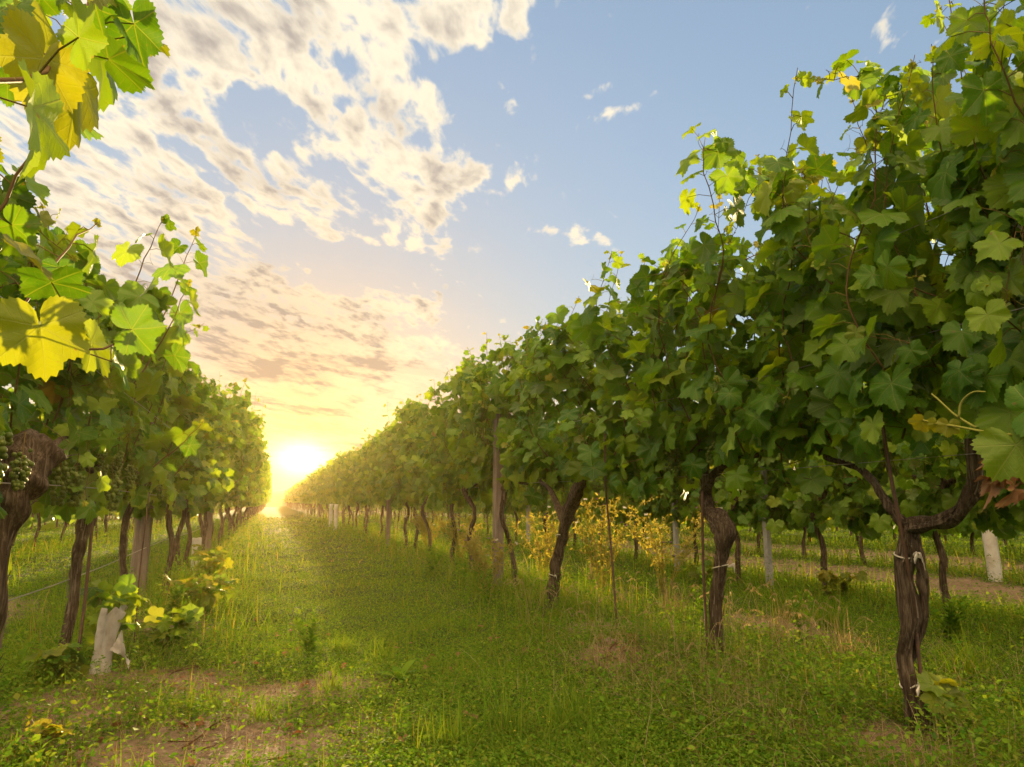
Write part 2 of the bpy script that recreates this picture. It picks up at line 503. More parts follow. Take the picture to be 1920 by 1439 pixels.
def add_leaves(mb, rng, P, N, T, S, lod, mat=0, age=None, curl=1.0):
    """Leaves with junction P, face normal N, tip direction T and tip length S."""
    V, F = SHAPES[lod]
    n, k = len(P), len(V)
    if n == 0:
        return
    T = norm(T)
    N = norm(N - T * np.sum(N * T, -1, keepdims=True))
    B = np.cross(T, N)
    x, y = V[None, :, 0], V[None, :, 1]
    r2 = x * x + y * y
    ph = np.arctan2(x, y)
    q = rng.random((n, 1, 6))
    z = curl * ((-0.06 - 0.48 * q[:, :, 0] ** 1.5) * r2 * 0.8 + (q[:, :, 1] * 0.75 - 0.16) * np.abs(x) * 0.8
                + 0.085 * np.sqrt(r2) * np.sin(5 * ph + 6.28 * q[:, :, 2]) + 0.075 * r2 * np.sin(9 * ph + 6.28 * q[:, :, 3])
                + (q[:, :, 4] - 0.6) * 0.35 * y * np.abs(y))
    wx = x * (0.9 + 0.25 * q[:, :, 5])
    s = np.asarray(S).reshape(n, 1, 1)
    W = P[:, None, :] + s * (B[:, None, :] * wx[..., None] + T[:, None, :] * (y * np.ones((n, 1)))[..., None] + N[:, None, :] * z[..., None])
    Fa = (F[None] + (np.arange(n) * k)[:, None, None]).reshape(-1, 3)
    rnd = rng.random(n)
    at = np.stack([np.broadcast_to(x, (n, k)), np.broadcast_to(y, (n, k)), np.broadcast_to(rnd[:, None], (n, k))], -1)
    ag = np.zeros(n) if age is None else np.asarray(age, float)
    mb.add(W.reshape(-1, 3), Fa, mat, at.reshape(-1, 3), np.repeat(ag, k))


def add_stems(mb, A, Bp, r0, r1, mat, sag=0.0, age=0.2):
    """Thin three-sided stalks from each A to each Bp."""
    A, Bp = np.asarray(A, float), np.asarray(Bp, float)
    n = len(A)
    if n == 0:
        return
    d = norm(Bp - A)
    ref = np.where(np.abs(d[:, 2:3]) < 0.9, np.array([[0, 0, 1.0]]), np.array([[1.0, 0, 0]]))
    u = norm(np.cross(d, ref))
    w_ = np.cross(d, u)
    rings = []
    for f_, rr in ((0, r0), (0.5, (r0 + r1) / 2), (1, r1)):
        c = A + (Bp - A) * f_ + np.array([0, 0, sag * (1 - abs(2 * f_ - 1))])
        for k in range(3):
            a = k * 2.0944
            rings.append(c + rr * (u * math.cos(a) + w_ * math.sin(a)))
    V = np.stack(rings, 1)
    f1 = []
    for i in range(2):
        for k in range(3):
            f1.append((3 * i + k, 3 * i + (k + 1) % 3, 3 * i + 3 + (k + 1) % 3, 3 * i + 3 + k))
    f1 = np.array(f1, np.int32)
    Fa = (f1[None] + (np.arange(n) * 9)[:, None, None]).reshape(-1, 4)
    at = np.tile(np.array([0, 0, 0.5], np.float32), (n * 9, 1))
    mb.add(V.reshape(-1, 3), Fa, mat, at, age)


def shoot(mb, rng, pts, lod, step=0.075, size=0.105, tipyoung=0.3, matL=0, matS=1, tendrils=True, side=None, stem_r=0.0045, petiole=0.09, young_top=True):
    """One leafy shoot: stem through pts, a leaf at each node on alternate sides, small yellow leaves at the tip."""
    pts = np.asarray(pts, float)
    seg = np.linalg.norm(np.diff(pts, axis=0), axis=1)
    Ln = seg.sum()
    m = max(6, int(Ln / 0.06))
    if lod == 'low':
        m = max(4, int(Ln / 0.3))
    c = spline(pts, m)
    c[1:-1] += rng.normal(0, 0.004, (m - 2, 3))
    fr = np.linspace(0, 1, m)
    tube(mb, c, stem_r * (1 - 0.72 * fr), 5 if lod == 'hi' else 3, matS, cap=False, attr=(0, 0, 0.9), age=0.0)
    nn = max(3, int(Ln / step))
    t = (np.arange(nn) + rng.random(nn) * 0.5) / nn
    cc = np.stack([np.interp(t, fr, c[:, i]) for i in range(3)], 1)
    tan = norm(np.stack([np.interp(t, fr, np.gradient(c[:, i])) for i in range(3)], 1))
    alt = np.where(np.arange(nn) % 2 == 0, 1, -1).astype(float)
    ang = rng.normal(0, 0.7, nn)
    out = np.stack([alt * np.cos(ang), np.sin(ang), rng.normal(0.15, 0.3, nn)], 1)
    if side is not None:
        out = out + np.asarray(side) * 0.7
    out = norm(out - tan * np.sum(out * tan, 1, keepdims=True) * 0.7)
    tip = np.clip((t - (1 - tipyoung)) / tipyoung, 0, 1)
    sz = size * rng.uniform(0.6, 1.32, nn) * (1 - 0.75 * tip ** 1.3)
    pl = petiole * rng.uniform(0.6, 1.3, nn) * (1 - 0.7 * tip)
    J = cc + (out + np.array([0, 0, 0.25])) * pl[:, None]
    add_stems(mb, cc, J, 0.0018, 0.0014, matS, 0.01, age=rng.choice([0.2, 0.6]))
    N = out * rng.uniform(0.25, 1.0, (nn, 1)) + np.array([0, 0, 0.55]) + rng.normal(0, 0.42, (nn, 3))
    T = out * 0.55 + np.array([0, 0, -0.75]) + rng.normal(0, 0.38, (nn, 3))
    T = T * (1 - 0.6 * tip[:, None]) + tan * 0.6 * tip[:, None]
    age = np.clip(rng.random(nn) ** 3 * 0.45 + (tip ** 2 * 0.5 * rng.random(nn) ** 0.5 if young_top else 0), 0, 0.72)
    age = np.where(rng.random(nn) < 0.003, 0.97, age)
    add_leaves(mb, rng, J, N, T, sz, lod, matL, age)
    if lod == 'hi' and tendrils:
        for i in range(nn):
            if t[i] > 0.45 and rng.random() < 0.30:
                L = rng.uniform(0.06, 0.16)
                a = np.linspace(0, 1, 14)
                d1 = norm(-out[i] + tan[i] * 0.9 + rng.normal(0, 0.3, 3))
                d2 = norm(np.cross(d1, rng.normal(0, 1, 3)))
                curlA = rng.uniform(2, 6) * a ** 2.2
                q = cc[i] + L * (a[:, None] * d1 * 0.8 + 0.25 * (np.cos(curlA)[:, None] - 1) * d1 * 0.6 + 0.3 * np.sin(curlA)[:, None] * d2 * a[:, None])
                tube(mb, q, np.linspace(0.0014, 0.0007, 14), 3, matS, cap=False, attr=(0, 0, 0.2), age=0.5)
        # furled tip
        e = c[-1]
        d = norm(c[-1] - c[-2])
        k = 2
        add_leaves(mb, rng, np.repeat(e[None], k, 0) - d * rng.uniform(0, 0.05, (k, 1)), rng.normal(0, 1, (k, 3)), d + rng.normal(0, 0.5, (k, 3)),
                   np.full(k, 0.017), 'mid', matL, np.full(k, 0.55), 1.6)


def crown_mesh(name, seed, lod, nshoot, half=0.64, thick=0.15, z0=0.93, ztop=2.16, wild=2, skirt=40, size=0.105, step=0.08, bias=0.0, drop=0.07, lat=0.9):
    """Leaf wall of one vine: shoots tied up between the wires, laterals and a hanging skirt of leaves."""
    rng = np.random.default_rng(seed)
    mb = MB()
    for i in range(nshoot):
        y0 = -half + (i + rng.random()) / nshoot * 2 * half
        x0 = rng.normal(bias, 0.06)
        zt = ztop + rng.normal(0, 0.09)
        if i < wild:
            zt += rng.uniform(0.12, 0.42)
        x1 = np.clip(x0 + rng.normal(0, thick), -0.30, 0.30)
        x2 = np.clip(x1 + rng.normal(0, thick * 0.8), -0.34, 0.34)
        pts = [(x0, y0, z0 + rng.normal(0, 0.05)), (x1, y0 + rng.normal(0, 0.07), z0 + 0.45), (x2, y0 + rng.normal(0, 0.10), z0 + 0.85), (x2 + rng.normal(0, 0.07), y0 + rng.normal(0, 0.14), zt)]
        if rng.random() < 0.35 and zt < ztop + 0.1:     # flops outward at the top
            sgn = rng.choice([-1, 1])
            pts.append((x2 + sgn * rng.uniform(0.12, 0.3), pts[-1][1] + rng.normal(0, 0.15), zt - rng.uniform(-0.05, 0.25)))
        shoot(mb, rng, pts, lod, step, size)
    nl = int(nshoot * lat)
    for i in range(nl):                                  # laterals that stick out of the wall
        y0 = rng.uniform(-half, half)
        z = rng.uniform(z0 + 0.05, ztop - 0.15)
        sgn = rng.choice([-1, 1])
        L = rng.uniform(0.16, 0.38)
        pts = [(sgn * 0.06, y0, z), (sgn * (0.1 + L * 0.5), y0 + rng.normal(0, 0.08), z + L * 0.25), (sgn * (0.1 + L * 0.8), y0 + rng.normal(0, 0.14), z + rng.uniform(-0.25, 0.25))]
        shoot(mb, rng, pts, lod, step * 0.9, size * 0.85, side=(sgn, 0, 0), stem_r=0.003)
    # hanging leaves low on the wall
    P = np.stack([rng.normal(bias, 0.15, skirt), rng.uniform(-half, half, skirt), rng.uniform(z0 - drop, z0 + 0.24, skirt)], 1)
    o = np.stack([np.sign(P[:, 0] + 1e-6), rng.normal(0, 0.5, skirt), rng.normal(0.2, 0.3, skirt)], 1)
    add_stems(mb, P - o * 0.09 + np.array([0, 0, 0.04]), P, 0.002, 0.0015, 1)
    add_leaves(mb, rng, P, o + rng.normal(0, 0.35, (skirt, 3)), np.stack([o[:, 0] * 0.3, rng.normal(0, 0.4, skirt), np.full(skirt, -1.0)], 1),
               size * rng.uniform(0.75, 1.2, skirt), lod, 0, rng.random(skirt) ** 4 * 0.5)
    return mb.mesh(name, [M['leaf'], M['shoot']])


def bunch_mesh(name, seed, fine=True):
    """A hanging bunch of small green grapes."""
    rng = np.random.default_rng(seed)
    mb = MB()
    L = rng.uniform(0.15, 0.20)
    n = 75
    t = rng.random(n) ** 0.8
    r = 0.048 * (1 - 0.75 * t) * np.sqrt(rng.random(n)) + 0.004
    a = rng.random(n) * 6.283
    ctr = np.stack([r * np.cos(a), r * np.sin(a), -0.03 - t * L], 1)
    nu, nv = (8, 5) if fine else (5, 3)
    V = [(0, 0, 1)]
    for j in range(1, nv):
        p = math.pi * j / nv
        V += [(math.sin(p) * math.cos(6.2832 * i / nu), math.sin(p) * math.sin(6.2832 * i / nu), math.cos(p)) for i in range(nu)]
    V.append((0, 0, -1))
    V = np.array(V)
    T3, Q = [], []
    for i in range(nu):
        T3.append((0, 1 + i, 1 + (i + 1) % nu))
        b = 1 + (nv - 2) * nu
        T3.append((len(V) - 1, b + (i + 1) % nu, b + i))
        for j in range(nv - 2):
            q = 1 + j * nu
            Q.append((q + i, q + nu + i, q + nu + (i + 1) % nu, q + (i + 1) % nu))
    for c in ctr:
        rr = rng.uniform(0.0085, 0.0115)
        at = np.tile((0, 0, rng.random()), (len(V), 1))
        mb.add(V * rr + c, np.array(T3), 0, at)
        k = mb.n - len(V)
        mb.f.append(np.array(Q, np.int32) + k)
        mb.m.append(np.zeros(len(Q), np.int32))
    add_stems(mb, np.tile((0, 0, 0.05), (1, 1)), np.array([(0, 0, -L * 0.7)]), 0.003, 0.002, 1)
    return mb.mesh(name, [M['grape'], M['shoot']])


def fibre(seed, depth=0.22):
    """Radius pattern of stringy bark: ridges that run along the trunk and wander round it."""
    rng = np.random.default_rng(seed)
    ks = [(k, rng.uniform(0, 6.28), rng.normal(0, 1.2), rng.uniform(0.4, 1)) for k in (3, 5, 8, 11, 15, 19, 23)]
    lump = [(rng.uniform(2, 9), rng.uniform(0, 6.28), rng.integers(1, 3)) for _ in range(4)]

    def f(th, n):
        i = np.linspace(0, 1, n)[:, None]
        r = np.ones((n, len(th)))
        for k, p, tw, am in ks:
            r = r + depth * 1.35 * am / k ** 0.55 * np.sin(k * th[None] + p + tw * 3 * i + 0.6 * np.sin(9 * i + p))
        for fq, p, k in lump:
            r = r + 0.09 * np.sin(fq * 6.28 * i + p + k * th[None])
        return np.clip(r, 0.45, 1.7)
    return f


def trunk_mesh(name, pts, rad, seed, sides=20, rings=44, extra=()):
    mb = MB()
    c = spline(pts, rings)
    t = np.linspace(0, 1, len(rad))
    tube(mb, c, np.interp(np.linspace(0, 1, rings), t, rad), sides, 0, True, fibre(seed))
    for p2, r2 in extra:
        c2 = spline(p2, max(10, rings // 2))
        tube(mb, c2, np.interp(np.linspace(0, 1, len(c2)), np.linspace(0, 1, len(r2)), r2), max(7, sides - 8), 0, True, fibre(seed + 7, 0.16))
    if sides >= 18:                                      # loose strips of bark
        rng = np.random.default_rng(seed + 3)
        for _ in range(70):
            i = rng.integers(2, rings - 8)
            k = int(rng.integers(4, 7))
            rr = np.interp(i / rings, t, rad) * rng.uniform(1.0, 1.14)
            a = rng.uniform(0, 6.28)
            o = np.array([math.cos(a), math.sin(a), 0]) * rr
            st = c[i:i + k] + o + np.outer(np.linspace(0, 1, len(c[i:i + k])) ** 2, o) * rng.uniform(-0.1, 0.5)
            tube(mb, st, np.linspace(0.0036, 0.001, len(st)), 4, 1 if rng.random() < 0.5 else 0, False)
    return mb.mesh(name, [M['bark'], M['strip']])

# ================================================================ terrain
ROWS = {'R1': 2.2, 'L1': -0.85, 'R2': 4.75, 'R3': 7.4, 'R4': 10.1, 'L2': -3.5}


def gz(x, y):
    """Height of the ground: low banks under the vine rows, soft waves and clods."""
    x, y = np.asarray(x, float), np.asarray(y, float)
    z = 0.012 * np.sin(1.7 * x + 0.6 * y) + 0.014 * np.sin(0.9 * y - 0.7 * x + 1) + 0.008 * np.sin(4.1 * x + 3.3 * y) + 0.006 * np.sin(7.7 * y - 5.2 * x + 2)
    for X in ROWS.values():
        z = z + 0.035 * np.exp(-((x - X) / 0.35) ** 2)
    z = z + 0.07 * np.exp(-((x - 1.78) / 0.30) ** 2 - ((y - 3.5) / 0.28) ** 2)
    return z


PATCH = [(-0.15, 2.72, 0.62, 0.5), (0.12, 3.42, 0.42, 0.22), (-0.45, 3.7, 0.38, 0.35), (1.75, 3.4, 0.22, 0.18), (2.05, 1.85, 0.26, 0.34), (-0.75, 3.2, 0.35, 0.5),
         (6.3, 8.2, 0.8, 6.0), (8.9, 9.5, 0.8, 7.0), (-0.6, 5.2, 0.25, 0.5), (-0.66, 3.8, 0.22, 0.3), (2.15, 4.2, 0.3, 0.3), (-2.2, 6, 0.5, 1.2), (3.3, 4.0, 0.3, 0.5)]


def bare(x, y):
    """1 where the soil lies open, 0 in the sward."""
    b = np.zeros(np.shape(x))
    for (px, py, rx, ry) in PATCH:
        q = ((x - px) / rx) ** 2 + ((y - py) / ry) ** 2
        b = np.maximum(b, np.exp(-q ** 1.5))
    b = b + 0.28 * np.sin(6.1 * x + 1.3 * np.sin(5 * y)) * np.sin(5.3 * y + 2.1 * np.sin(4 * x)) * b
    return np.clip(b, 0, 1)


def axis(lo, a, b, hi, fine):
    n = int((b - a) / fine)
    g1 = a - np.geomspace(fine, a - lo, 46)[::-1]
    g2 = b + np.geomspace(fine, hi - b, 46)
    return np.concatenate([g1, np.linspace(a, b, n), g2])


rng0 = np.random.default_rng(5)
gx, gy = axis(-170, -3.0, 7.0, 170, 0.045), axis(-170, 1.2, 12.0, 170, 0.05)
GX, GY = np.meshgrid(gx, gy)
GZ = gz(GX, GY)
nearm = (GX > -3.2) & (GX < 7.2) & (GY > 1) & (GY < 12.2)
GZ = GZ + np.where(nearm, rng0.normal(0, 0.0045, GX.shape) + 0.012 * bare(GX, GY) * rng0.random(GX.shape), 0)
mb = MB()
idx = np.arange(GX.size).reshape(GX.shape)
q = np.stack([idx[:-1, :-1], idx[:-1, 1:], idx[1:, 1:], idx[1:, :-1]], -1).reshape(-1, 4)
mb.add(np.stack([GX, GY, GZ], -1).reshape(-1, 3), q, 0, None, bare(GX, GY).ravel())
m, t, out = material('soil')
tc = t.new('ShaderNodeTexCoord').outputs['Object']
b_ = t.new('ShaderNodeAttribute', attribute_name='age').outputs['Fac']
n1 = t.noise(tc, 3.0, 6.0, 0.65)
n2 = t.noise(tc, 38.0, 4.0, 0.6)
soil = ramp(t, t.m('MULTIPLY_ADD', n2, 0.5, t.m('MULTIPLY', n1, 0.5)), [(0.3, (0.085, 0.055, 0.036)), (0.5, (0.18, 0.125, 0.085)), (0.72, (0.28, 0.205, 0.14))])
green = ramp(t, t.m('MULTIPLY_ADD', n2, 0.6, t.m('MULTIPLY', n1, 0.4)), [(0.3, (0.024, 0.036, 0.008)), (0.55, (0.052, 0.074, 0.014)), (0.75, (0.09, 0.095, 0.03))])
gcol = t.mix(t.step(t.m('ADD', b_, t.m('MULTIPLY', t.m('SUBTRACT', n1, 0.5), 0.9)), 0.12, 0.45), green, soil)
bp = t.new('ShaderNodeBump', {'Strength': 0.8, 'Distance': 0.02, 'Height': n2})
bs = t.new('ShaderNodeBsdfPrincipled', {'Base Color': gcol, 'Roughness': 0.95, 'Specular IOR Level': 0.15, 'Normal': bp.outputs[0]})
t.l.new(bs.outputs[0], out.inputs[0])
tag(link('ground', mb.mesh('ground', m)), 'bare brown soil showing through the vineyard sward', 'ground', kind='structure')

# low wooded hills that close the horizon
mb = MB()
th = np.linspace(0, 2 * math.pi, 181)
prof = [(118, -1.0, 0), (126, 1.6, .4), (136, 2.75, .6), (146, 2.2, .5), (158, -1.0, 0)]
Vh = []
for r, z, k in prof:
    rr = r + 2 * np.sin(9 * th)
    zz = z + k * 0.35 * (1.3 * np.sin(5 * th + 0.4) + 0.6 * np.sin(13 * th) + 0.25 * np.sin(37 * th))
    Vh.append(np.stack([rr * np.sin(th), rr * np.cos(th), zz], 1))
Vh = np.array(Vh).reshape(-1, 3)
idx = np.arange(len(Vh)).reshape(len(prof), -1)
mb.add(Vh, np.stack([idx[:-1, :-1], idx[1:, :-1], idx[1:, 1:], idx[:-1, 1:]], -1).reshape(-1, 4))
tag(link('hills', mb.mesh('hills', M['hill'])), 'low hazy ridge on the horizon at the end of the lane', 'hills', kind='structure')

# ================================================================ vines
CROWN = {'hi': [crown_mesh('crown', 11 + i, 'hi', 16, size=0.082, step=0.050, skirt=76, z0=1.0, drop=0.14, lat=1.3) for i in range(5)],
         'mid': [crown_mesh('crown', 41 + i, 'mid', 15, size=0.084, step=0.053, skirt=84, drop=0.13, lat=1.2) for i in range(5)],
         'low': [crown_mesh('crown', 71 + i, 'low', 12, size=0.11, step=0.080, skirt=60, wild=2, drop=0.17, lat=1.1) for i in range(4)]}
NEAR = crown_mesh('crown', 31, 'hi', 17, size=0.084, step=0.050, skirt=34, z0=1.07, ztop=2.36, drop=0.04, lat=1.3)
LEFT = [crown_mesh('crown', 61 + i, 'hi', 13, size=0.082, step=0.053, skirt=90, z0=0.96, ztop=1.84, drop=0.17, thick=0.09, lat=0.8, wild=1) for i in range(3)]
BUNCH = {True: [bunch_mesh('grape_bunch', 90 + i) for i in range(3)], False: [bunch_mesh('grape_bunch', 95, False)]}
rngT = np.random.default_rng(21)


def plain_trunk(seed, hi):
    r = np.random.default_rng(seed)
    w = lambda s: r.normal(0, s)
    ln = w(0.05)
    pts = [(0, 0, -0.06), (w(.02), w(.03), 0.18), (w(.03) + ln * .4, w(.04), 0.42), (w(.03) + ln, w(.05), 0.68), (ln + w(.04), w(.06), 0.92), (ln, w(.05), 1.02)]
    rad = np.array([0.0289, 0.0213, 0.0187, 0.0204, 0.0247, 0.0153]) * r.uniform(0.8, 1.2)
    arms = [([pts[4], (ln + w(.02), 0.18, 0.99), (w(.03), 0.42, 1.0 + w(.03))], [0.022, 0.016, 0.010]),
            ([pts[4], (ln + w(.02), -0.18, 0.98), (w(.03), -0.42, 1.0 + w(.03))], [0.022, 0.016, 0.010])]
    return trunk_mesh('trunk', pts, rad, seed, 18 if hi else 8, 40 if hi else 12, arms)


TRUNK = {'hi': [plain_trunk(200 + i, True) for i in range(4)], 'mid': [plain_trunk(210 + i, False) for i in range(4)]}
TRUNK['low'] = TRUNK['mid']


def tie_mesh(seed, rad, bow):
    r = np.random.default_rng(seed)
    mb = MB()
    a = np.linspace(0, 6.6, 26)
    tube(mb, np.stack([rad * np.cos(a), rad * np.sin(a), 0.012 * np.sin(a + seed)], 1), 0.0032, 5, 0, True)
    for k in range(bow):
        s = -1 if k % 2 else 1
        p0 = np.array([-rad * 0.55, -rad, 0.0])
        e = p0 + np.array([-0.02 - 0.02 * r.random(), -0.02, 0]) + np.array([s * 0.045 * r.uniform(.6, 1.2), -0.01, r.uniform(-0.05, 0.015)])
        c = spline([p0, (p0 + e) / 2 + [0, -0.012, 0.014], e], 8)
        wd = np.linspace(0.004, 0.009, 8)
        up = np.array([0, 0.2, 1.0])
        V = np.concatenate([c + wd[:, None] * up, c - wd[:, None] * up, c - wd[:, None] * up + [0, -0.002, 0], c + wd[:, None] * up + [0, -0.002, 0]])
        i = np.arange(7)
        F = np.concatenate([np.stack([i + 8 * p, i + 1 + 8 * p, i + 1 + 8 * ((p + 1) % 4), i + 8 * ((p + 1) % 4)], 1) for p in range(4)])
        mb.add(V, F)
    return mb.mesh('tie', M['tie'])


def vine(row, y, label, group, lod, seed, dx=0.0, trunk=None, crown=None, bunches=0, flip=None, sc=1.0, ys=1.0, cdx=0.0):
    r = np.random.default_rng(seed)
    X = ROWS[row] + dx
    o = root('grapevine', (X, y, float(gz(X, y))), label, 'grapevine', group)
    tr = link('trunk', trunk if trunk is not None else TRUNK[lod][r.integers(len(TRUNK[lod]))], o)
    if trunk is None:
        tr.rotation_euler = (0, 0, r.choice([0, math.pi]))
    global last_crown
    c = last_crown = link('crown', crown if crown is not None else CROWN[lod][r.integers(len(CROWN[lod]))], o, (-dx + cdx, 0, 0))
    if crown is None:
        c.rotation_euler = (0, 0, (0 if r.random() < 0.5 else math.pi) if flip is None else flip)
        c.scale = (r.uniform(0.95, 1.1), ys * r.uniform(0.97, 1.08), sc * r.uniform(0.93, 1.07))
    for i in range(bunches):
        bm_ = BUNCH[lod == 'hi']
        sgn = -1 if ROWS[row] > 0 else 1
        b = link('grape_bunch', bm_[r.integers(len(bm_))], o, (sgn * r.uniform(-0.04, 0.13) - dx, r.uniform(-0.5, 0.5), r.uniform(0.97, 1.14)))
        b.rotation_euler = (r.normal(0, .12), r.normal(0, .12), r.uniform(0, 6))
        s_ = r.uniform(0.7, 1.05)
        b.scale = (s_, s_, s_)
    return o


# -- right row, nearest vine: forked trunk with a bent arm
t1 = trunk_mesh('trunk', [(0.01, 0.0, -0.08), (0, -0.01, 0.10), (0.0, 0.01, 0.26), (0.0, -0.03, 0.40), (0.0, -0.02, 0.54), (0.0, -0.045, 0.64), (0, -0.06, 0.715), (0, -0.13, 0.735), (0, -0.22, 0.752), (0, -0.295, 0.81), (0, -0.335, 0.89), (0, -0.345, 1.02)],
                [0.0334, 0.0290, 0.0255, 0.0290, 0.0264, 0.0273, 0.0299, 0.0255, 0.0220, 0.0211, 0.0220, 0.0194], 301, 40, 110,
                [([(0.03, 0.03, 0.20), (0.055, -0.03, 0.38), (0.045, -0.06, 0.55), (0.01, -0.07, 0.70)], [0.008, 0.017, 0.018, 0.016]),
                 ([(0, -0.06, 0.71), (-0.02, 0.0, 0.80), (0, 0.12, 0.93), (0, 0.32, 1.0)], [0.02, 0.016, 0.013, 0.01])])
v = vine('R1', 1.99, 'nearest grapevine on the right with a thick trunk bent sideways like an elbow', None, 'hi', 1, trunk=t1, crown=NEAR, bunches=0)
link('tie', tie_mesh(1, 0.032, 4), v, (0, -0.03, 0.62)).rotation_euler = (0, 0.1, 0.4)
link('tie', tie_mesh(2, 0.029, 3), v, (0, 0.0, 0.17)).rotation_euler = (0, -0.1, 0.3)
mb = MB()
rg = np.random.default_rng(8)
P = rg.normal(0, 1, (7, 3)) * (0.02, 0.035, 0.04)
add_leaves(mb, rg, P, rg.normal(0, 1, (7, 3)), rg.normal(0, 0.4, (7, 3)) + (0, 0, -1), rg.uniform(0.035, 0.055, 7), 'hi', 0, np.full(7, 0.3), 3.6)
d_ = link('withered_leaves', mb.mesh('withered_leaves', M['dead']), v, (-0.24, -0.60, 0.90))
d_['label'] = 'curled brown withered leaves'

# -- second vine: stout trunk with a knob
t2 = trunk_mesh('trunk', [(0, 0.0, -0.08), (0, 0.0, 0.22), (0.0, -0.05, 0.44), (0.0, -0.09, 0.56), (0, -0.115, 0.64), (0, -0.06, 0.70), (0, 0.02, 0.755), (0, 0.045, 0.85), (0, 0.045, 0.96), (0, 0.05, 1.08)],
                [0.0331, 0.0305, 0.0296, 0.0339, 0.0522, 0.0487, 0.0313, 0.0252, 0.0244, 0.0191], 305, 40, 110,
                [([(0, 0.045, 0.84), (-0.02, -0.06, 0.93), (-0.01, -0.2, 1.0), (0, -0.4, 1.02)], [0.026, 0.02, 0.016, 0.01])])
v = vine('R1', 3.13, 'second grapevine on the right with a swollen knot halfway up its twisted trunk', None, 'hi', 2, trunk=t2, crown=CROWN['hi'][1], bunches=5)
last_crown.scale = (1.05, 1.16, 1.03)
link('tie', tie_mesh(3, 0.038, 2), v, (0, -0.06, 0.47)).rotation_euler = (0.05, 0.15, 0.9)
t3 = trunk_mesh('trunk', [(0, 0.0, -0.08), (0.0, -0.04, 0.25), (0.02, -0.12, 0.50), (0.03, -0.26, 0.74), (0.03, -0.42, 0.9), (0.03, -0.55, 1.0)],
                [0.0442, 0.0365, 0.0357, 0.0425, 0.0476, 0.0221], 309, 24, 60,
                [([(0.02, -0.2, 0.66), (0.02, 0.05, 0.9), (0.02, 0.3, 1.0)], [0.03, 0.022, 0.012])])
v = vine('R1', 5.05, 'third grapevine on the right with a thick leaning trunk beside the thin rusty rod', None, 'hi', 3, dx=-0.12, trunk=t3, crown=CROWN['hi'][2], bunches=5, ys=1)
last_crown.location = (0.12, -0.36, 0)
last_crown.scale = (1.06, 1.5, 1.02)
link('tie', tie_mesh(4, 0.043, 0), v, (0.02, -0.14, 0.57))
link('tie', tie_mesh(5, 0.042, 1), v, (0.0, -0.04, 0.27))

v = vine('R1', 0.86, 'grapevine at the right edge whose leaves fill the upper right corner', None, 'hi', 4, bunches=3, dx=0.05, sc=1.13)
rg = np.random.default_rng(55)
mbx = MB()
ox, oy = ROWS['R1'] + 0.05, 0.86
q = [(1.95, 0.86, 0.93), (1.70, 0.96, 0.955), (1.535, 1.075, 0.975), (1.50, 1.16, 1.0)]
c = spline([(a - ox, b - oy, z) for a, b, z in q], 16)
tube(mbx, c, np.linspace(.005, .0026, 16), 7, 1, False, attr=(0, 0, .1), age=.97)
for e in ([(1.52, 1.13, .995), (1.51, 1.17, 1.03), (1.50, 1.20, 1.07), (1.50, 1.215, 1.085)], [(1.51, 1.16, 1.02), (1.51, 1.15, 1.055), (1.51, 1.12, 1.075), (1.51, 1.09, 1.072)], [(1.50, 1.16, 1.0), (1.50, 1.22, 1.015), (1.50, 1.27, 1.035)]):
    tube(mbx, spline([(a - ox, b - oy, z) for a, b, z in e], 12), np.linspace(.003, .0018, 12), 6, 1, True, attr=(0, 0, .0), age=.97)
P = np.array([(1.55, 1.02, 1.03), (1.53, 1.05, .95), (1.50, 1.18, 1.005), (1.50, 1.21, 1.012), (1.50, 1.25, 1.02)]) - (ox, oy, 0)
add_leaves(mbx, rg, P, np.array([(-.7, -.6, .5), (-.8, -.5, .2), (-.6, -.5, .3), (-.5, -.6, .4), (-.4, -.8, .2)]), np.array([(.2, -.9, .3), (.1, -.4, -1), (0, .2, -1), (.1, .3, -.8), (0, .8, -.6)]),
           np.array([.085, .095, .03, .026, .03]), 'hi', 0, np.array([.1, .42, .6, .6, .65]), .9)
nv = link('long_shoots', mbx.mesh('long_shoots', [M['leaf'], M['shoot']]), v)
nv['label'] = 'young yellow-green shoot tip reaching out at the right edge'
yy = 6.35
k = 0
NAMED_R = ['dark-trunked grapevine on the right standing just short of the wooden trellis post', 'grapevine on the right growing just past the wooden trellis post',
           'slim grapevine on the right, second beyond the wooden trellis post', 'slim grapevine on the right, third beyond the wooden trellis post']
while yy < 84:
    lod = 'hi' if yy < 7.0 else ('mid' if yy < 20 else 'low')
    nm = NAMED_R[k] if k < 4 else 'leafy grapevine far down the right-hand row in the golden light'
    vine('R1', yy, nm, None if k < 4 else 'distant vines of the right-hand row', lod, 500 + k, dx=rngT.normal(0, .05), bunches=3 if yy < 12 else 0, ys=1.0)
    yy += 1.15 * rngT.uniform(0.93, 1.07)
    k += 1

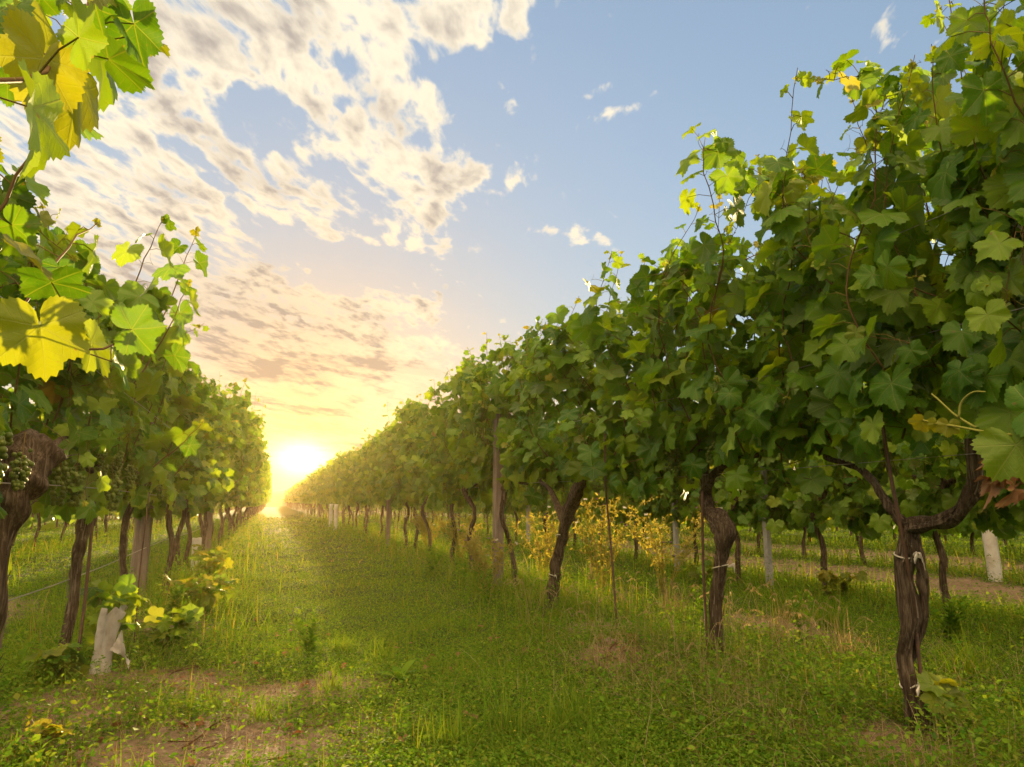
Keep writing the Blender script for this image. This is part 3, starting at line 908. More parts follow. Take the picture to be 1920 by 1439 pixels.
# -- left row
tL = trunk_mesh('trunk', [(-0.04, -0.06, -0.08), (0, 0, 0.10), (0.01, 0.06, 0.30), (0.0, 0.09, 0.52), (0.01, 0.13, 0.70), (0.03, 0.15, 0.92), (0.05, 0.15, 1.03)],
                [0.0272, 0.0221, 0.0238, 0.0247, 0.0306, 0.0281, 0.0187], 331, 24, 70,
                [([(0.02, 0.13, 0.8), (0.05, 0.3, 0.95), (0.05, 0.5, 1.0)], [0.022, 0.016, 0.01]), ([(0.02, 0.13, 0.85), (0.05, 0.0, 0.96), (0.05, -0.3, 1.0)], [0.022, 0.018, 0.012])])
vine('L1', 4.05, 'left grapevine with a slim leaning trunk beside the torn plastic sleeve', None, 'hi', 11, dx=-0.08, trunk=tL, crown=LEFT[0], bunches=6, cdx=-0.16)
tH = trunk_mesh('trunk', [(-0.05, -0.02, -0.08), (-0.02, 0, 0.3), (-0.02, -0.01, 0.6), (0.0, 0.0, 0.80), (0.02, 0.02, 0.90), (0.03, 0.05, 0.98), (0.03, 0.1, 1.05)],
                [0.05, 0.045, 0.048, 0.06, 0.085, 0.09, 0.04], 335, 26, 80,
                [([(0.03, 0.06, 0.97), (0.05, 0.2, 1.0), (0.05, 0.36, 1.06), (0.05, 0.5, 1.08)], [0.04, 0.026, 0.016, 0.012])])
vH = vine('L1', 2.78, 'grapevine at the left edge with a thick shaggy head on its trunk', None, 'hi', 12, dx=-0.0, trunk=tH, crown=LEFT[1], bunches=3, cdx=-0.22)


def spray(mb, rng, stems, size=0.115, lod='hi', step=0.085):
    for pts in stems:
        shoot(mb, rng, pts, lod, step, size, stem_r=0.0055)


# the vine nearest the camera: its long shoots reach over the lane
rg = np.random.default_rng(77)
mbx = MB()
OX, OY = -0.85, 1.75


def rel(*pts):
    return [(x - OX, y - OY, z) for x, y, z in pts]


for i in range(9):
    y0 = -0.5 + i * 0.11
    pts = [(rg.normal(-.1, .05), y0, 0.95), (rg.normal(-0.14, .08), y0 + .05, 1.4), (rg.normal(-0.16, .08), y0 + rg.normal(0, .1), 1.7), (rg.normal(-0.16, .1), y0 + rg.normal(0, .12), 2.0 + rg.normal(0, .1))]
    shoot(mbx, rg, pts, 'hi', 0.07, 0.092)
spray(mbx, rg, [rel((-0.78, 1.0, 1.05), (-0.55, 0.88, 1.18), (-0.38, 0.96, 1.32), (-0.35, 1.15, 1.49), (-0.34, 1.30, 1.615), (-0.34, 1.48, 1.75)),
                rel((-0.36, 1.12, 1.47), (-0.36, 1.22, 1.57), (-0.37, 1.30, 1.70), (-0.40, 1.42, 1.86)),
                rel((-0.80, 1.6, 1.0), (-0.62, 1.62, 1.3), (-0.52, 1.62, 1.62), (-0.50, 1.66, 1.95)),
                rel((-0.80, 1.3, 0.95), (-0.50, 1.35, 1.05), (-0.36, 1.5, 1.10), (-0.28, 1.72, 1.16)),
                rel((-0.80, 1.8, 1.0), (-0.62, 1.9, 1.25), (-0.56, 2.0, 1.45), (-0.52, 2.15, 1.6))], 0.064, step=0.095)
# big single leaves hanging on the near shoots
bigP = np.array(rel((-0.355, 1.19, 1.515), (-0.36, 1.10, 1.46), (-0.345, 1.30, 1.63), (-0.36, 1.20, 1.70), (-0.36, 1.23, 1.08), (-0.42, 1.30, 1.22), (-0.38, 1.62, 1.14), (-0.44, 1.1, 1.50), (-0.47, 1.2, 1.36)))
bigT = np.array([(0.3, 0.25, -1.0), (-0.2, 0.0, -1.0), (0.25, 0.9, -0.5), (0.2, 0.5, 0.6), (0.2, 0.2, -1.0), (0.4, 0.3, -.3), (0.4, 0.3, -.6), (-0.3, 0, 0.8), (0.2, 0.1, -1)])
bigN = np.array([(0.9, -0.35, 0.2), (0.7, -0.6, 0.2), (0.5, -0.4, 0.7), (0.6, -0.7, 0.3), (0.4, -0.9, 0.2), (0.2, -0.4, 0.9), (0.3, -0.5, 0.6), (0.4, -0.9, 0.2), (0.6, -0.8, 0.2)])
add_leaves(mbx, rg, bigP, bigN, bigT, np.array([0.135, 0.085, 0.12, 0.085, 0.085, 0.06, 0.08, 0.09, 0.05]), 'hi', 0, np.array([0.52, 0.55, 0.3, 0.5, 0.5, 0.55, 0.4, 0.3, 0.5]), 0.8)
P = np.stack([rg.normal(-.1, 0.13, 40), rg.uniform(-.5, .5, 40), rg.uniform(0.85, 1.15, 40)], 1)
add_leaves(mbx, rg, P, np.stack([rg.normal(.5, .5, 40), rg.normal(0, .5, 40), rg.normal(.3, .3, 40)], 1), rg.normal(0, .4, (40, 3)) + (0, 0, -1), rg.uniform(.06, .10, 40), 'hi', 0, rg.random(40) ** 4 * .5)
vine('L1', OY, 'grapevine in the upper left corner with long backlit shoots reaching over the lane', None, 'hi', 13, trunk=TRUNK['hi'][2], crown=mbx.mesh('crown', [M['leaf'], M['shoot']]), bunches=3)

# crowns with long whips that stand out against the sky
rg = np.random.default_rng(78)
mbx = MB()
spray(mbx, rg, [[(0.05, 0, 1.5), (0.16, 0.1, 1.9), (0.24, 0.15, 2.25), (0.30, 0.22, 2.52)], [(0.1, -0.3, 1.4), (0.25, -0.25, 1.75), (0.33, -0.2, 2.05)], [(0.1, -0.5, 1.6), (0.1, -0.4, 2.0), (0.2, -0.4, 2.35)],
                [(0.15, 0.3, 1.0), (0.32, 0.2, 1.15), (0.42, 0.25, 1.3)]], 0.105)
whip = mbx.mesh('long_shoots', [M['leaf'], M['shoot']])
v = vine('L1', 5.3, 'left grapevine behind the leaning one, with a tall shoot above the rest', None, 'hi', 14, dx=-0.05, crown=LEFT[2], bunches=4, cdx=-0.14)
link('long_shoots', whip, v, (0.05, -0.9, 0))
yy, k = 6.45, 0
NAMED_L = ['grapevine on the left standing just behind the broad wooden post', 'grapevine on the left between the wooden post and the white sleeve',
           'grapevine on the left next to the short white growing sleeve', 'grapevine on the left first beyond the short white growing sleeve']
while yy < 84:
    lod = 'mid' if yy < 20 else 'low'
    nm = NAMED_L[k] if k < 4 else 'leafy grapevine far down the left-hand row beside the sunlit lane'
    v = vine('L1', yy, nm, None if k < 4 else 'distant vines of the left-hand row', lod, 700 + k, dx=rngT.normal(0, .05), bunches=3 if yy < 12 else 0, cdx=max(-0.08, min(0.24, 0.045 * (yy - 9))), sc=0.95 if yy < 9 else 1.0)
    if k in (3, 9):
        link('long_shoots', whip, v, (0.1, 0, 0))
    yy += 1.15 * rngT.uniform(0.93, 1.07)
    k += 1

# -- rows beyond
seed = 900
for row, ya, yb, step_, lab, grp in (('R2', 1.6, 42, 1.15, 'grapevine of the second row on the right, seen behind the front row', 'vines of the second right-hand row'),
                                     ('R3', 2.6, 38, 1.15, 'dark slender grapevine of the third row on the right, past the bare soil', 'vines of the third right-hand row'),
                                     ('R4', 4.0, 30, 1.2, 'pale sunlit grapevine deep among the back rows on the right', 'vines of the back right-hand row'),
                                     ('L2', 6.0, 26, 1.15, 'grapevine of the next row on the left, seen between the left trunks', 'vines of the second left-hand row')):
    yy = ya
    while yy < yb:
        dd = math.hypot(yy, ROWS[row])
        v = vine(row, yy, lab, grp, 'mid' if dd < 15 else 'low', seed, dx=rngT.normal(0, .07), bunches=0)
        last_crown.location.z = {'R2': -0.20, 'R3': -0.30, 'R4': -0.45, 'L2': -0.10}[row]
        yy += step_ * rngT.uniform(0.9, 1.1)
        seed += 1

# -- what is left of the vineyard, far off
rg = np.random.default_rng(4)
mb = MB()
for X, a, b in ((2.2, 84, 112), (-0.85, 84, 112), (4.75, 42, 112), (7.4, 38, 112), (10.1, 30, 112), (12.8, 8, 112), (15.5, 10, 112), (18.2, 12, 160), (-3.5, 26, 112), (-6.2, 14, 112), (-8.9, 20, 112), (-11.6, 30, 112)):
    n = int((b - a) * 30)
    y = a + (b - a) * rg.random(n)
    P = np.stack([X + (0.15 if X == -0.85 else 0) + rg.normal(0, 0.16, n), y, rg.uniform(0.92 if X in (2.2, -0.85) else 0.30, 2.25, n) + rg.normal(0, .08, n)], 1)
    add_leaves(mb, rg, P, rg.normal(0, 1, (n, 3)) + (0, -.3, .5), rg.normal(0, .5, (n, 3)) + (0, 0, -.8), rg.uniform(.14, .28, n), 'low', 0, rg.random(n) ** 4 * .6)
    ty = np.arange(a, b, 1.2)
    A = np.stack([np.full(len(ty), X), ty, np.full(len(ty), -0.03)], 1)
    add_stems(mb, A, A + [0.0, 0.03, 1.05], 0.035, 0.03, 1)
tag(link('far_vines', mb.mesh('far_vines', [M['leaf'], M['bark']])), 'far rows of the vineyard merging towards the horizon', 'vines', kind='stuff')

# ================================================================ posts, sleeves, rods and wires
def box_post(name, X, y, wx, wy, h, mat, label, group=None, lean=(0, 0), cat='post'):
    mb = MB()
    z = np.linspace(-0.15, h, 9)
    bev = 0.18
    ring = np.array([(-1 + bev, -1), (1 - bev, -1), (1, -1 + bev), (1, 1 - bev), (1 - bev, 1), (-1 + bev, 1), (-1, 1 - bev), (-1, -1 + bev)])
    V = np.array([[(a * wx / 2 + lean[0] * zz, b * wy / 2 + lean[1] * zz, zz) for a, b in ring] for zz in z]).reshape(-1, 3)
    V = V + np.random.default_rng(int(abs(X * 100 + y * 10))).normal(0, 0.0012, V.shape)
    idx = np.arange(len(V)).reshape(9, 8)
    F = np.stack([idx[:-1], np.roll(idx[:-1], -1, 1), np.roll(idx[1:], -1, 1), idx[1:]], -1).reshape(-1, 4)
    mb.add(V, F)
    tri = np.array([(64, 64 + i, 65 + i) for i in range(1, 7)])
    mb.f.append(tri)
    mb.m.append(np.zeros(6, np.int32))
    o = link(name, mb.mesh(name, mat, smooth=False), None, (X, y, float(gz(X, y))))
    return tag(o, label, cat, group)


box_post('trellis_post', 2.08, 6.42, 0.085, 0.10, 1.74, M['post'], 'weathered wooden trellis post rising into the leaves of the right row', None, (0, -0.01))
box_post('trellis_post', -1.0, 6.45, 0.12, 0.10, 1.7, M['post'], 'broad grey-brown wooden post in front of the left row', None, (0.01, 0))
box_post('trellis_post', -0.88, 11.2, 0.13, 0.10, 1.7, M['post'], 'wooden post in the left row just beyond the white sleeve')
box_post('trellis_post', 4.6, 5.65, 0.055, 0.055, 1.75, M['concrete'], 'thin grey post of the second row behind the knotted vine')
box_post('trellis_post', 4.65, 7.35, 0.055, 0.055, 1.75, M['concrete'], 'thin grey post behind the knotted trunk, further along the second row')
box_post('trellis_post', 2.1, 13.2, 0.08, 0.08, 1.7, M['post'], 'wooden post deeper in the right row, beyond the slim trunks')
box_post('trellis_post', 4.7, 12.6, 0.07, 0.07, 1.75, M['concrete'], 'grey post of the second right row far down, between dark trunks')
box_post('trellis_post', 2.1, 34.0, 0.09, 0.09, 1.7, M['post'], 'distant post far down the right row in the glow')


def sleeve(X, y, h, r, label, lean=0.0):
    mb = MB()
    n, sides = 12, 20
    a = np.linspace(0, 2 * math.pi, sides, endpoint=False)
    rings = []
    for rr, zs in ((r, np.linspace(-0.03, h, n)), (r - 0.003, np.linspace(h, h - 0.25, 5))):
        for z in zs:
            rings.append(np.stack([rr * np.cos(a) + lean * z + 0.002 * np.sin(9 * z), rr * np.sin(a), z + 0.006 * np.sin(2 * a) * (z > h - .01)], 1))
    V = np.array(rings)
    idx = np.arange(V.shape[0] * sides).reshape(-1, sides)
    mb.add(V.reshape(-1, 3), np.stack([idx[:-1], np.roll(idx[:-1], -1, 1), np.roll(idx[1:], -1, 1), idx[1:]], -1).reshape(-1, 4))
    return tag(link('growing_sleeve', mb.mesh('growing_sleeve', M['tube']), None, (X, y, float(gz(X, y)))), label, 'plant sleeve')


sleeve(-0.80, 8.9, 0.40, 0.05, 'short white growing sleeve standing under the left row')
sleeve(7.1, 5.25, 0.62, 0.065, 'white growing sleeve at the right edge, beyond the nearest trunk', -0.03)
sleeve(1.8, 21.0, 0.74, 0.055, 'tall pale sleeve far down the right row, nearer of the two in the glow')
sleeve(1.84, 23.4, 0.74, 0.055, 'tall pale sleeve far down the right row, farther of the two in the glow')


def rod(pts, r, label):
    mb = MB()
    tube(mb, spline(pts, 14), r, 8)
    p0 = np.array(pts[0])
    me = mb.mesh('support_rod', M['rod'])
    return tag(link('support_rod', me), label, 'rod')


rod([(2.1, 4.02, -0.1), (2.1, 4.08, 0.45), (2.1, 4.15, 0.95), (2.11, 4.16, 1.3)], 0.007, 'thin rusty rod leaning alone in the gap of the right row')
rod([(2.24, 1.97, -0.1), (2.22, 1.96, 0.45), (2.17, 1.93, 0.70), (2.14, 1.935, 0.97), (2.13, 1.95, 1.3)], 0.007, 'dark rod tied against the nearest bent trunk on the right')
rod([(2.16, 3.16, -0.1), (2.15, 3.15, 0.5), (2.15, 3.13, 0.9)], 0.007, 'dark rod tied against the knotted trunk on the right')
rod([(-0.86, 4.0, -0.1), (-0.85, 4.02, 0.35), (-0.86, 4.05, 0.9)], 0.008, 'dark rod tied against the leaning trunk on the left')
rod([(-0.66, 4.35, -0.1), (-0.67, 4.36, 0.4), (-0.66, 4.38, 0.9)], 0.004, 'thin rod standing up out of the torn plastic sleeve')
rod([(-2.2, 6.4, -0.1), (-2.2, 6.42, 0.5), (-2.22, 6.45, 0.95)], 0.012, 'rusty rod behind the leaning trunk, in the gap to the next left row')


def wire(X, z, label, r=0.0016, ya=0.3, yb=80, seed=0):
    rg = np.random.default_rng(seed)
    mb = MB()
    y = np.concatenate([np.arange(ya, 14, 0.5), np.arange(14, yb, 3.0)])
    tube(mb, np.stack([X + rg.normal(0, 0.004, len(y)), y, z + 0.012 * np.sin(y * 1.1 + seed)], 1), r, 5)
    return tag(link('trellis_wire', mb.mesh('trellis_wire', M['wire'])), label, 'wire')


wire(2.18, 1.0, 'lowest trellis wire along the bases of the right row crowns', seed=1)
wire(2.08, 1.42, 'middle trellis wire half hidden in the right row', seed=2)
wire(2.1, 1.82, 'top trellis wire hidden high in the leaves of the right row', seed=3)
wire(-0.80, 0.90, 'lowest trellis wire of the left row, pale and crossing below the shaggy vine head', 0.002, seed=4)
wire(-0.75, 1.40, 'middle trellis wire half hidden in the left row', seed=5)
wire(-0.95, 0.47, 'green-grey wire strung low between the left trunks', 0.003, yb=12, seed=6)
wire(4.75, 1.0, 'lowest trellis wire of the second right row', yb=40, seed=7)

# torn plastic sleeve round a young vine
mb = MB()
rg = np.random.default_rng(31)
nu, nv = 15, 15
for part_ in (0, 1):
    G = []
    for j in range(nv):
        s = j / (nv - 1)
        for i in range(nu):
            a = i / (nu - 1)
            if part_ == 0:
                an = -2.7 + 3.4 * a
                rr = 0.062 + 0.02 * math.sin(5 * an + 4 * s) * (0.4 + s) - 0.022 * math.sin(3.14 * s)
                x, y, z = rr * math.cos(an), rr * math.sin(an), 0.36 * s
                x += 0.03 * s * s - 0.02 * (1 - s)
                z += 0.02 * math.sin(4 * an) * (s > 0.9)
            else:
                x, y, z = 0.04 + 0.12 * a + 0.05 * s * (1 - a), -0.05 + 0.03 * math.sin(3 * a + 2 * s) - 0.03 * a, 0.20 - 0.13 * a * (0.5 + s) + 0.11 * (s - .5) * (1 - 0.2 * a)
            G.append((x, y, z))
    G = np.array(G) + rg.normal(0, 0.0016, (nu * nv, 3))
    back = G + np.array([0, 0.0025, 0])
    idx = np.arange(nu * nv).reshape(nv, nu)
    q1 = np.stack([idx[:-1, :-1], idx[:-1, 1:], idx[1:, 1:], idx[1:, :-1]], -1).reshape(-1, 4)
    mb.add(np.vstack([G, back]), np.vstack([q1, q1[:, ::-1] + nu * nv]))
torn = tag(link('torn_sleeve', mb.mesh('torn_sleeve', M['plastic']), None, (-0.74, 4.0, 0.0)), 'torn grey plastic sleeve wrapped round a young vine at the foot of the left row', 'plant sleeve')
torn.scale = (0.80, 0.8, 0.88)

# ================================================================ sward
def scatter(rng, n, r0, r1, power=2.0):
    """Points in the sector the lane is seen in; density falls off with distance."""
    u = rng.random(n)
    if power == 2.0:
        r = r0 * (r1 / r0) ** u
    else:
        e = 2 - power
        r = (r0 ** e + u * (r1 ** e - r0 ** e)) ** (1 / e)
    a = np.radians(rng.uniform(-27, 68, n))
    return r * np.sin(a), r * np.cos(a), r


def strip(x):
    """1 under the vine rows, where nothing is mown."""
    s = np.zeros(np.shape(x))
    for X in ROWS.values():
        s = np.maximum(s, np.exp(-((x - X) / 0.55) ** 2))
    return s


def blades(mb, rng, x, y, h, w, mat, age, lean=0.45, seg=3, droop=0.5):
    n = len(x)
    az = rng.random(n) * 6.283
    d = np.stack([np.cos(az), np.sin(az)], 1)
    s = np.stack([-np.sin(az), np.cos(az)], 1)
    ln = np.abs(rng.normal(0, lean, n))
    t = np.linspace(0, 1, seg + 1)
    base = np.stack([x, y, gz(x, y) - 0.01], 1)
    V = np.zeros((n, 2 * seg + 1, 3))
    for j, tt in enumerate(t):
        off = (ln * tt + droop * ln * tt ** 2.2) * h
        zz = h * (tt - 0.35 * ln * tt ** 2)
        c = base + np.concatenate([d * off[:, None], np.maximum(zz, 0.004 + 0.01 * tt)[:, None]], 1)
        ww = (w * (1 - tt ** 1.8) * 0.5)[:, None]
        if j < seg:
            V[:, 2 * j] = c + np.concatenate([s * ww, np.zeros((n, 1))], 1)
            V[:, 2 * j + 1] = c - np.concatenate([s * ww, np.zeros((n, 1))], 1)
        else:
            V[:, 2 * j] = c
    k = 2 * seg + 1
    o = (np.arange(n) * k)[:, None, None]
    q = np.array([(2 * j, 2 * j + 1, 2 * j + 3, 2 * j + 2) for j in range(seg - 1)], np.int32)
    at = np.zeros((n, k, 3), np.float32)
    at[:, :, 2] = rng.random((n, 1))
    ag = np.repeat(age, k)
    if len(q):
        mb.add(V.reshape(-1, 3), (q[None] + o).reshape(-1, 4), mat, at.reshape(-1, 3), ag)
        f3 = np.array([[2 * seg - 2, 2 * seg - 1, 2 * seg]], np.int32)
        mb.f.append((f3[None] + o).reshape(-1, 3) + mb.n - n * k)
        mb.m.append(np.full(n, mat, np.int32))
    else:
        mb.add(V.reshape(-1, 3), (np.array([[0, 1, 2]])[None] + o).reshape(-1, 3), mat, at.reshape(-1, 3), ag)


_lf = np.array([(0, 0, 0), (-0.34, 0.35, .06), (0.34, 0.35, .06), (-0.42, 0.68, .02), (0.42, 0.68, .02), (0, 1.0, -.08), (0, 0.5, -.05)], float)
_lff = np.array([(0, 2, 6), (0, 6, 1), (1, 6, 3), (6, 2, 4), (3, 6, 5), (6, 4, 5)], np.int32)


def leaflets(mb, rng, P, T, N, S, mat, age, wide=1.0):
    n = len(P)
    T = norm(T)
    N = norm(N - T * np.sum(N * T, 1, keepdims=True))
    B = np.cross(T, N)
    V = P[:, None] + S[:, None, None] * (B[:, None] * _lf[None, :, :1] * np.asarray(wide).reshape(-1, 1, 1) + T[:, None] * _lf[None, :, 1:2] + N[:, None] * _lf[None, :, 2:3])
    k = len(_lf)
    at = np.zeros((n, k, 3), np.float32)
    at[:, :, 2] = rng.random((n, 1))
    mb.add(V.reshape(-1, 3), (_lff[None] + (np.arange(n) * k)[:, None, None]).reshape(-1, 3), mat, at.reshape(-1, 3), np.repeat(age, k))


def low_weeds(mb, rng, x, y, r, hmax, mat, per=6, big=1.0):
    """Small broad-leaved weeds: a few leaflets on short stalks round each point."""
    n = len(x)
    far = np.clip(r / 6.0, 1, 6)
    X = np.repeat(x, per)
    Y = np.repeat(y, per)
    F = np.repeat(far, per)
    k = n * per
    a = rng.random(k) * 6.283
    rad = rng.random(k) * 0.03 * F
    z = gz(X, Y) + rng.random(k) ** 1.2 * np.repeat(hmax, per)
    P = np.stack([X + rad * np.cos(a), Y + rad * np.sin(a), z], 1)
    T = np.stack([np.cos(a), np.sin(a), rng.normal(0.25, 0.45, k)], 1)
    N = np.stack([rng.normal(0, .45, k), rng.normal(0, .45, k), np.ones(k)], 1)
    S = rng.uniform(0.007, 0.020, k) * np.sqrt(F) * F ** 0.3 * big
    leaflets(mb, rng, P, T, N, S, mat, rng.random(k) ** 3 * 0.7, rng.choice([0.45, 0.6, 0.9], k))


rg = np.random.default_rng(100)
mb = MB()
# short mown grass of the lane
x, y, r = scatter(rg, 120000, 2.0, 46)
s = strip(x)
keep = rg.random(len(x)) > bare(x, y) * 1.25
x, y, r, s = x[keep], y[keep], r[keep], s[keep]
clump = 0.5 + 0.5 * np.sin(3.1 * x + 1.7 * np.sin(2.3 * y)) * np.sin(2.7 * y + 1.9 * np.sin(1.9 * x))
h = rg.uniform(0.025, 0.065, len(x)) * (1 + 0.9 * s + 1.5 * clump ** 4) * np.where(rg.random(len(x)) < 0.05, 1.7, 1)
blades(mb, rg, x, y, h, 0.0032 * np.clip(r / 3.0, 1, 9) * rg.uniform(.7, 1.3, len(x)), 0, np.clip(rg.random(len(x)) ** 2.5 * 0.9 + 0.12 * np.sin(1.3 * x + 2 * np.sin(.9 * y)), 0, 0.95), 0.95)
# tall rough grass under the rows
x, y, r = scatter(rg, 60000, 2.0, 46)
keep = (rg.random(len(x)) < strip(x) * (1 - bare(x, y)))
x, y, r = x[keep], y[keep], r[keep]
blades(mb, rg, x, y, rg.uniform(0.07, 0.21, len(x)) * (1 + .7 * (y > 4.5)), 0.004 * np.clip(r / 3.5, 1, 8), 0, np.clip(rg.random(len(x)) ** 1.8, 0, 0.95), 0.4)
tag(link('grass', mb.mesh('grass', M['grass'])), 'short green grass of the mown lane, rougher under the vine rows', 'grass', kind='stuff')

mb = MB()
x, y, r = scatter(rg, 105000, 2.0, 36)
patchy = 0.5 + 0.5 * np.sin(2.2 * x + 2 * np.sin(1.7 * y + 1)) * np.sin(2.0 * y + 1.5 * np.sin(2.6 * x))
keep = rg.random(len(x)) > np.maximum(bare(x, y) * 0.93, 0.45 * patchy)
x, y, r = x[keep], y[keep], r[keep]
low_weeds(mb, rg, x, y, r, 0.03 + 0.055 * patchy[keep] * rg.random(len(x)) + 0.08 * strip(x), 0)
x, y, r = scatter(rg, 60000, 2.0, 8.5)
keep = rg.random(len(x)) > bare(x, y) * .95
x, y, r = x[keep], y[keep], r[keep]
low_weeds(mb, rg, x, y, r, 0.02 + 0.055 * rg.random(len(x)), 0, 5, .85)
x, y, r = scatter(rg, 26000, 2.0, 26)
keep = rg.random(len(x)) < strip(x) * (1 - .8 * bare(x, y))
x, y, r = x[keep], y[keep], r[keep]
low_weeds(mb, rg, x, y, r, rg.uniform(0.10, 0.24, len(x)) * (1 + .6 * (y > 4.5)), 0, 9, 1.35)
tag(link('weeds', mb.mesh('weeds', M['weed'])), 'low broad-leaved weeds and clover carpeting the lane', 'weeds', kind='stuff')

# dry straw: standing under the right row, matted on the open soil
mb = MB()
x = np.concatenate([rg.normal(1.95, 0.34, 4200), rg.normal(3.0, 0.5, 1500), rg.normal(2.3, .35, 2200), rg.normal(-0.9, .35, 900)])
y = np.concatenate([rg.uniform(1.4, 3.9, 4200), rg.uniform(2.2, 5.5, 1500), rg.uniform(4.0, 12, 2200), rg.uniform(3.5, 14, 900)])
clp = np.sin(5.1 * x + 2 * np.sin(3.3 * y)) * np.sin(4.3 * y + 1.9 * np.sin(4.9 * x))
keep = clp + rg.normal(0, .45, len(x)) > 0.05
x, y = x[keep], y[keep]
blades(mb, rg, x, y, rg.uniform(0.07, 0.22, len(x)), np.full(len(x), 0.0032), 0, np.zeros(len(x)), 0.9, 4, 0.8)
pi_ = rg.integers(0, 6, 5200)
pa = np.array(PATCH)[pi_]
x = pa[:, 0] + rg.normal(0, .55, 5200) * pa[:, 2]
y = pa[:, 1] + rg.normal(0, .55, 5200) * pa[:, 3]
blades(mb, rg, x, y, rg.uniform(0.03, 0.11, 5200) * .8, np.full(5200, 0.0018), 0, rg.random(5200) * .9, 1.9, 3, 0.6)
# seed heads on thin stalks
hd = [(2.85, 4.5), (2.75, 4.6), (2.9, 4.45), (2.95, 3.55), (3.05, 3.6), (2.35, 3.35), (2.5, 3.3), (2.75, 3.1), (1.5, 3.2), (1.9, 2.75)]
for (hx, hy) in hd + list(zip(rg.uniform(1.6, 3.2, 26), rg.uniform(2.3, 4.8, 26))):
    for j in range(rg.integers(2, 5)):
        a = rg.random() * 6.28
        L = rg.uniform(0.2, 0.34)
        p0 = np.array([hx + rg.normal(0, .04), hy + rg.normal(0, .04), float(gz(hx, hy))])
        d = np.array([math.cos(a), math.sin(a), 0])
        c = spline([p0, p0 + d * .03 + [0, 0, L * .6], p0 + d * .09 + [0, 0, L], p0 + d * .15 + [0, 0, L * .92]], 10)
        tube(mb, c, np.linspace(.0013, .0008, 10), 3, 0, False, attr=(0, 0, .4))
        k = 22
        tt = rg.uniform(.62, 1, k)
        P = np.stack([np.interp(tt, np.linspace(0, 1, 10), c[:, i]) for i in range(3)], 1)
        leaflets(mb, rg, P, np.tile(d * .3, (k, 1)) + rg.normal(0, .25, (k, 3)) + [0, 0, -.8], rg.normal(0, 1, (k, 3)), np.full(k, .012), 0, np.zeros(k), 0.25)
tag(link('dry_grass', mb.mesh('dry_grass', M['straw'])), 'dry straw-coloured grass under the right row and matted on the bare soil', 'dry grass', kind='stuff')

# withered leaves and bits of prunings lying about
mb = MB()
n = 150
x = np.concatenate([rg.normal(-.3, .45, 60), rg.normal(1.9, .5, 60), rg.uniform(-.8, 2.4, 30)])
y = np.concatenate([rg.uniform(2.4, 5.5, 60), rg.uniform(1.9, 5, 60), rg.uniform(2.4, 6, 30)])
P = np.stack([x, y, gz(x, y) + rg.uniform(.012, .04, n)], 1)
add_leaves(mb, rg, P, rg.normal(0, .45, (n, 3)) + (0, 0, 1), rg.normal(0, 1, (n, 3)) * (1, 1, .2), rg.uniform(.014, .030, n), 'mid', 0, rg.random(n) * .5, 2.2)
for k in range(70):
    a = rg.random() * 6.28
    p = np.array([rg.choice([rg.normal(-.2, .4), rg.normal(1.9, .5)]), rg.uniform(2.3, 4.6), 0])
    q_ = p + np.array([math.cos(a), math.sin(a), 0]) * rg.uniform(.04, .16)
    for e in (p, q_):
        e[2] = float(gz(e[0], e[1])) + rg.uniform(.008, .03)
    tube(mb, spline([p, (p + q_) / 2 + rg.normal(0, .006, 3), q_], 5), [.0022, .002, .0018, .0016, .0012], 4, 1, True)
tag(link('fallen_leaves', mb.mesh('fallen_leaves', [M['dead'], M['cane']])), 'withered leaves and bits of prunings scattered on the ground', 'leaf litter', kind='stuff')

# tiny yellow flowers in the foreground sward
mb = MB()
n = 60
x, y = rg.normal(1.05, .38, n), rg.normal(2.75, .35, n)
P = np.stack([x, y, gz(x, y) + rg.uniform(.05, .10, n)], 1)
for k in range(5):
    a = k * 1.2566
    leaflets(mb, rg, P, np.tile((math.cos(a), math.sin(a), .3), (n, 1)), np.tile((0, 0, 1.0), (n, 1)), np.full(n, .0042), 0, np.zeros(n), 1.2)
add_stems(mb, P - np.array([0, 0, .06]), P, .0008, .0006, 1)
tag(link('tiny_flowers', mb.mesh('tiny_flowers', [M['yellow'], M['grass']])), 'sprinkle of tiny yellow flowers in the foreground grass', 'flowers', kind='stuff')


# ================================================================ single plants one can point to
def at_ground(name, me, x, y, label, cat, group=None, rz=0.0, sc=1.0):
    o = link(name, me, None, (x, y, float(gz(x, y))))
    o.rotation_euler = (0, 0, rz)
    o.scale = (sc, sc, sc)
    return tag(o, label, cat, group)


def gz0(f):
    """Build a plant round the origin on level ground."""
    global gz
    keep_ = gz
    gz = lambda x, y: np.zeros(np.shape(x))
    try:
        return f()
    finally:
        gz = keep_


def tuft_mesh(seed, n, h, spread, mat='grass', w=.0045, lean=.42):
    def f():
        r = np.random.default_rng(seed)
        mb = MB()
        x, y = r.normal(0, spread, n), r.normal(0, spread, n)
        blades(mb, r, x, y, r.uniform(.45, 1, n) * h, np.full(n, w) * r.uniform(.7, 1.4, n), 0, r.random(n) ** 3 * .8, lean, 5, 0.9)
        return mb.mesh('grass_tuft', M[mat])
    return gz0(f)


